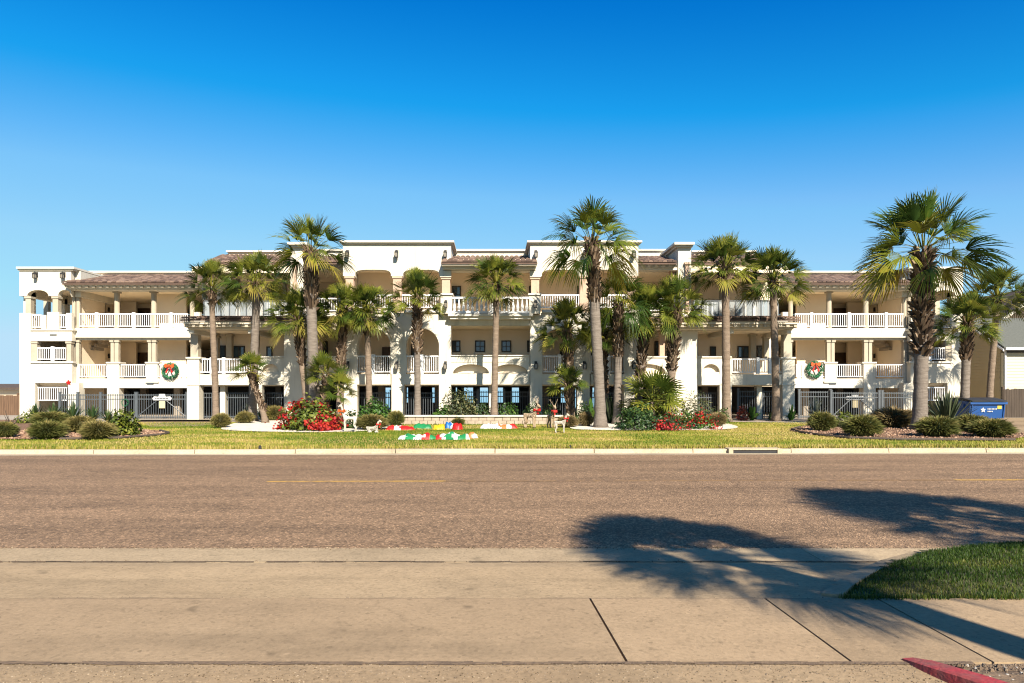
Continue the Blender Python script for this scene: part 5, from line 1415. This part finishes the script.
rosette('lily_plant', 54, 421, 30, 20, 'strap', 'strap leaved plant before the ground floor railing of the end tower', 72, 60, .07)
rosette('lily_plant', 73, 422, 34, 22, 'strap', 'arching strap leaved plant at the left yard fence post', 73, 60, .07)
rosette('lily_plant', 93, 422, 32, 18, 'strap', 'strap leaved plant in front of the second yard fence post', 74, 60, .07)
rosette('lily_plant', 108, 423, 26, 16, 'strap', 'strap leaved plant left of the glossy broadleaf shrub', 75, 50, .07)
rosette('silver_yucca', 250, 420, 26, 20, 'silver', 'silvery narrow leaved plant left of the leaning little palm', 76, 70, .04, arch=.2)
rosette('lily_plant', 262, 419, 18, 14, 'strap', 'green strap plant at the foot of the leaning little palm', 77, 40, .06)
rosette('banana_plant', 752, 420, 18, 19, 'leafbright', 'upright broad leaved plant before the white pier of the right porch', 78, 11, .20, arch=.7, up=45)
rosette('banana_plant', 791, 420, 20, 17, 'leafbright', 'broad leaved plant at the foot of the right porch corner pier', 79, 12, .18, arch=.7, up=40)
rosette('tall_yucca', 815, 421, 22, 27, 'silver', 'tall spiky plant before the driveway gate at right', 80, 80, .05, arch=.35, up=-5)
rosette('banana_plant', 591, 421, 26, 26, 'leafbright', 'upright broad leaved plant left of the big central palm trunk', 81, 12, .22, arch=.6, up=50)
rosette('lily_plant', 610, 424, 22, 30, 'strap', 'tall strap leaved plant just right behind the big central palm', 82, 40, .09, arch=.4, up=35)
rosette('lily_plant', 700, 427, 26, 22, 'agave', 'narrow leaved rosette among the right shrubs', 83, 50, .05, up=25)
rosette('banana_plant', 628, 423, 30, 26, 'leafbright', 'arching big leaved plant at the left of the right shrub clump', 84, 9, .28, arch=1.0, up=35)
rosette('banana_plant', 436, 420, 10, 10, 'leafbright', 'small leafy plant at the left end of the planter beside the tower pier', 85, 9, .12, arch=.6, up=40, zfix=(33.6,.42))
rosette('lily_plant', 770, 420, 12, 10, 'strap', 'tiny strap plant at the foot of the slim right palm', 86, 24, .05)
# bare twiggy shrub stump at the far left
b = MB(); Z = Zg(432); x = X(11,Z)
rr = random.Random(9)
for i in range(9):
    a = rr.uniform(0,2*PI); h = rr.uniform(.5,.95); q = rr.uniform(.1,.35)
    b.tube([(0,0,0),(math.cos(a)*q*.4,math.sin(a)*q*.4,h*.5),(math.cos(a)*q,math.sin(a)*q,h)],[.03,.02,.006],5)
o = b.build('bare_twigs', M['darkwood'], None, recalc=False); o.location = (x, Z, g(Z)); tag(o, 'bare grey twiggy stump between the far left mounds', 'plant')

# ================================================================== CHRISTMAS DEER
def skin_mesh(name, verts, edges, radii, mat, wire=None, sub=1):
    bm = bmesh.new(); sk = bm.verts.layers.skin.verify()
    bv = [bm.verts.new(v) for v in verts]
    for i, (v, r_) in enumerate(zip(bv, radii)):
        v[sk].radius = (r_, r_); v[sk].use_root = (i == 0)
    for a_, c_ in edges: bm.edges.new((bv[a_], bv[c_]))
    me = bpy.data.meshes.new(name); bm.to_mesh(me); bm.free(); o = bpy.data.objects.new(name, me); COL.objects.link(o)
    o.modifiers.new('Skin', 'SKIN'); s = o.modifiers.new('Sub', 'SUBSURF'); s.levels = sub; s.render_levels = sub
    if wire:
        w = o.modifiers.new('Wire', 'WIREFRAME'); w.thickness = wire; w.use_even_offset = False
    dg = bpy.context.evaluated_depsgraph_get(); nm = bpy.data.meshes.new_from_object(o.evaluated_get(dg))
    o.modifiers.clear(); o.data = nm; nm.materials.clear(); nm.materials.append(mat); nm.name = name
    nm.polygons.foreach_set('use_smooth', [True]*len(nm.polygons))
    return o
def deer(ub, vb, hpx, mat, label, heading, antlers=True, lying=False, ribbon='ribbon', head_up=1.0, wire=.022):
    Z = Zg(vb); s = hpx*Z/F     # s: height to top of head
    root = empty('deer_figure', (X(ub,Z), Z, g(Z)), label, 'deer', 'Christmas deer figures on the lawn')
    leg = .40 if not lying else .10
    V = [(-.02,0,leg+.10),(.17,0,leg+.12),(-.20,0,leg+.11),(.25,0,leg+.24),(.31,0,leg+.40*head_up+.02),(.36,0,leg+.46*head_up),(.46,0,leg+.40*head_up),(-.27,0,leg+.17)]
    Rd = [.085,.095,.095,.06,.045,.055,.028,.02]
    E = [(0,1),(0,2),(1,3),(3,4),(4,5),(5,6),(2,7)]
    def chain(par, pts, rads):
        p = par
        for q, r_ in zip(pts, rads):
            V.append(q); Rd.append(r_); E.append((p, len(V)-1)); p = len(V)-1
    for sg in (-1, 1):
        y = .06*sg
        if not lying:
            chain(1, [(.19,y,leg-.06),(.185,y,leg*.48),(.19,y,.03),(.21,y,.0)], [.045,.026,.020,.022])
            chain(2, [(-.19,y,leg-.05),(-.155,y,leg*.62),(-.225,y,leg*.40),(-.20,y,.03),(-.18,y,.0)], [.06,.038,.024,.019,.022])
        else:
            chain(1, [(.24,y*1.6,.06),(.13,y*2,.03),(.30,y*2.2,.02)], [.04,.028,.02])
            chain(2, [(-.12,y*2,.08),(-.02,y*2.4,.04),(-.20,y*2.5,.03)], [.055,.03,.02])
        chain(5, [(.325,.045*sg,leg+.50*head_up),(.30,.085*sg,leg+.53*head_up)], [.018,.010])
    body = skin_mesh('body', V, E, [q*.78 for q in Rd], mat, wire, 1)
    top = leg+.53*head_up
    f = 1.0/top*s if not antlers else 1.0/(top+.26)*s
    body.scale = (f, f, f); body.rotation_euler = (0,0,heading); body.parent = root
    if antlers:
        b = MB()
        for sg in (-1, 1):
            z0 = leg+.50*head_up
            b.tube([(.33,.03*sg,z0),(.30,.09*sg,z0+.10),(.28,.15*sg,z0+.20),(.31,.17*sg,z0+.30)], [.012,.011,.010,.006], 5)
            b.tube([(.30,.09*sg,z0+.10),(.36,.11*sg,z0+.19)], [.009,.005], 5); b.tube([(.28,.15*sg,z0+.20),(.22,.19*sg,z0+.27)], [.009,.005], 5)
        o = b.build('antlers', mat, None, recalc=False); o.parent = root; o.scale = (f,f,f); o.rotation_euler = (0,0,heading)
    b = MB(); c = Vector((.285,0,leg+.29*head_up))
    for sg in (-1, 1):
        b.prism([(c.x+.03, c.z),(c.x+.03+.11, c.z+.07),(c.x+.15, c.z-.04)] if sg > 0 else [(c.x+.03, c.z),(c.x-.08, c.z+.07),(c.x-.09, c.z-.05)], -.09, .09)
    b.tube([(c.x+.02+.075*math.cos(a), .075*math.sin(a), c.z+.01*math.cos(a)) for a in [2*PI*k/10 for k in range(11)]], .022, 6)
    b.prism([(c.x+.06,c.z),(c.x+.10,c.z-.16),(c.x+.04,c.z-.15)], -.03, .03)
    o = b.build('bow', M[ribbon], None); o.parent = root; o.scale = (f,f,f); o.rotation_euler = (0,0,heading)
    return root
deer(350, 432, 29, M['deerwhite'], 'white standing deer figure with orange bow beside the red flowering bush', PI*.97, False, False, 'orange', 1.25, None)
deer(372, 432.5, 13, M['deerwhite'], 'white wire deer figure lying down with red bow on the lawn', .15, False, True, 'ribbon', 1.0, .028)
deer(530, 428, 31, M['deertan'], 'tallest brown wire reindeer with antlers, left of the trio', -.5, True, False, 'ribbon', 1.1, .035)
deer(551, 428, 29, M['deertan'], 'brown wire reindeer with red scarf in the middle of the trio', -1.2, True, False, 'ribbon', 1.15, .035)
deer(560, 433, 20, M['deerwhite'], 'small pale wire deer with red bow, front right of the trio', -.15, False, False, 'ribbon', 1.1, .03)

# ================================================================== DEFLATED YARD INFLATABLES
def heap(u0, u1, vb, h, cols, label, seed, dy=.5):
    rr = random.Random(seed); Z = Zg(vb)+dy*.5; x0, x1 = X(u0,Z), X(u1,Z); L = x1-x0; hh = h*Z/F
    n, m = max(14, int(L/.07)), 12; b = MB(); vs = []
    for i in range(n+1):
        for j in range(m+1):
            a, c = i/n, j/m
            env = (max(0, 1-(2*a-1)**4)**.5)*(max(0, 1-(2*c-1)**2)**.6)
            q = Vector((a*L*2.4+seed, c*2.2, 0)); z = env*hh*(.45+.75*abs(noise.noise(q))+.5*abs(noise.noise(q*2.7)))
            wob = .14*noise.noise(Vector((a*L*1.5, seed, 5)))
            yy = (c-.5)*dy*(.55+.45*math.sin(PI*min(1,max(0,a))))*(1+.5*noise.noise(Vector((a*L*1.2, c, seed))))
            vs.append((x0-(x0+x1)/2+a*L, yy+wob, z+.005))
    fs_by = {}
    for i in range(n):
        for j in range(m):
            f = (i*(m+1)+j, (i+1)*(m+1)+j, (i+1)*(m+1)+j+1, i*(m+1)+j+1)
            w = i/n*len(cols)+.9*noise.noise(Vector((i*.24, j*.38, seed*3)))
            fs_by[f] = int(max(0, min(len(cols)-1, w)))
    b.add(vs, list(fs_by), 0); b.m = list(fs_by.values())
    o = b.build('deflated_inflatable', [M[c] for c in cols], None, recalc=False, smooth=True)
    o.location = ((x0+x1)/2, Z, g(Z)); return tag(o, label, 'inflatable', 'deflated Christmas inflatables on the lawn')
heap(386, 415, 430.5, 6, ['nyred','nywhite','nyred','nyred'], 'crumpled red and white inflatable lying nearest the dark round bush', 1)
heap(413, 432, 428.8, 6.5, ['nygreen','nygreen'], 'crumpled plain green inflatable lying next to the red and white one', 2)
heap(433, 445, 430, 7, ['nyyellow','nyyellow'], 'crumpled plain yellow inflatable on the lawn', 3)
heap(445, 454, 429, 8, ['nyblue','nyblue','nywhite'], 'small crumpled blue inflatable before the tiny low bush', 4)
heap(452, 463, 430, 6.5, ['nyred','nyred'], 'small crumpled red inflatable touching the blue one', 5)
heap(480, 518, 429, 6, ['nywhite','nywhite','nywhite','nyorange','nywhite','nyred'], 'long flat white inflatable with red end lying alone before the planter', 6, .6)
heap(398, 438, 440, 7, ['nywhite','nygreen','nywhite','nyred','nygreen'], 'front green and white inflatable with red patches lying nearest the road', 7, .55)
heap(434, 470, 440, 8, ['nyred','nywhite','nygreen','nywhite','nygreen','nywhite'], 'front white inflatable with green patches beside the orange tipped scrap', 8, .55)
heap(466, 478, 438.5, 6, ['nyorange','nywhite'], 'small orange and white inflatable scrap at the right end of the front row', 9, .35)
# small irrigation stub on the grass edge by the kerb
for u, v, lab in ((570,447.6,'small dark sprinkler stub at the grass edge before the three reindeer'),(260,448.2,'small dark sprinkler stub at the grass edge before the white gravel bed')):
    Z = 20.95+K*X(u,20.9); b = MB(); b.lathe(0,0,[(.05,0),(.05,.07),(.03,.075),(.03,.10)],8); o = b.build('sprinkler_stub', M['black'], None); o.location = (X(u,Z), Z, .01); tag(o, lab, 'sprinkler')

# ================================================================== SKY, SUN, CAMERA
SUN_AZ, SUN_EL = R(20), R(36)      # azimuth: to the right of straight behind the camera
w = bpy.data.worlds.new('World'); scene.world = w; w.use_nodes = True
N, L = w.node_tree.nodes, w.node_tree.links
sky = N.new('ShaderNodeTexSky'); sky.sky_type = 'NISHITA'; sky.sun_disc = False
sky.sun_elevation = SUN_EL; sky.sun_rotation = PI - SUN_AZ
sky.air_density = 1.0; sky.dust_density = .2; sky.ozone_density = 3.0; sky.altitude = 0
bg = N['Background']; bg.inputs['Strength'].default_value = .066
# tone the clear sky: deeper and more saturated overhead, pale blue towards the horizon
k1 = N.new('ShaderNodeVectorMath'); k1.operation = 'SCALE'; k1.inputs['Scale'].default_value = .168
k2 = N.new('ShaderNodeVectorMath'); k2.operation = 'SCALE'; k2.inputs['Scale'].default_value = 1/.168
cv = N.new('ShaderNodeRGBCurve'); mp = cv.mapping; mp.extend = 'HORIZONTAL'
for ch, pts in ((0, [(0,0),(.07,0),(.115,.012),(.19,.20),(.31,.32),(1,.5)]), (1, [(0,0),(.24,.185),(.33,.345),(.50,.56),(.70,.67),(1,.76)]), (2, [(0,0),(.57,.655),(.72,.85),(.9,.94),(1,.96)])):
    c = mp.curves[ch]
    c.points[0].location = pts[0]; c.points[1].location = pts[-1]
    for p in pts[1:-1]: c.points.new(*p)
    for p in c.points: p.handle_type = 'VECTOR'
mp.update()
hs = N.new('ShaderNodeHueSaturation'); hs.inputs['Saturation'].default_value = 1.25
L.new(sky.outputs[0], hs.inputs['Color']); L.new(hs.outputs[0], k1.inputs[0]); L.new(k1.outputs[0], cv.inputs['Color']); L.new(cv.outputs[0], k2.inputs[0]); L.new(k2.outputs[0], bg.inputs['Color'])
sd = bpy.data.lights.new('Sun', 'SUN'); sd.energy = 4.9; sd.angle = R(.55); sd.color = (1.0,.91,.77)
so = bpy.data.objects.new('Sun', sd); COL.objects.link(so)
to_sun = Vector((math.sin(SUN_AZ)*math.cos(SUN_EL), -math.cos(SUN_AZ)*math.cos(SUN_EL), math.sin(SUN_EL)))
so.rotation_euler = to_sun.to_track_quat('Z','Y').to_euler(); so.location = to_sun*80
cam = bpy.data.cameras.new('Camera'); co = bpy.data.objects.new('Camera', cam); COL.objects.link(co)
co.location = (0,0,EYE); co.rotation_euler = (R(90),0,0)
cam.sensor_width = 36; cam.lens = 36*F/1024; cam.clip_start = .1; cam.clip_end = 20000
cam.shift_x = (512-VX)/1024; cam.shift_y = (HY-341.5)/1024
scene.camera = co
vs_ = scene.view_settings; vs_.view_transform = 'Standard'; vs_.look = 'None'; vs_.exposure = 1.35; vs_.gamma = 1
scene.cycles.use_denoising = True; scene.cycles.filter_width = 1.15
scene.cycles.max_bounces = 6; scene.cycles.transparent_max_bounces = 12
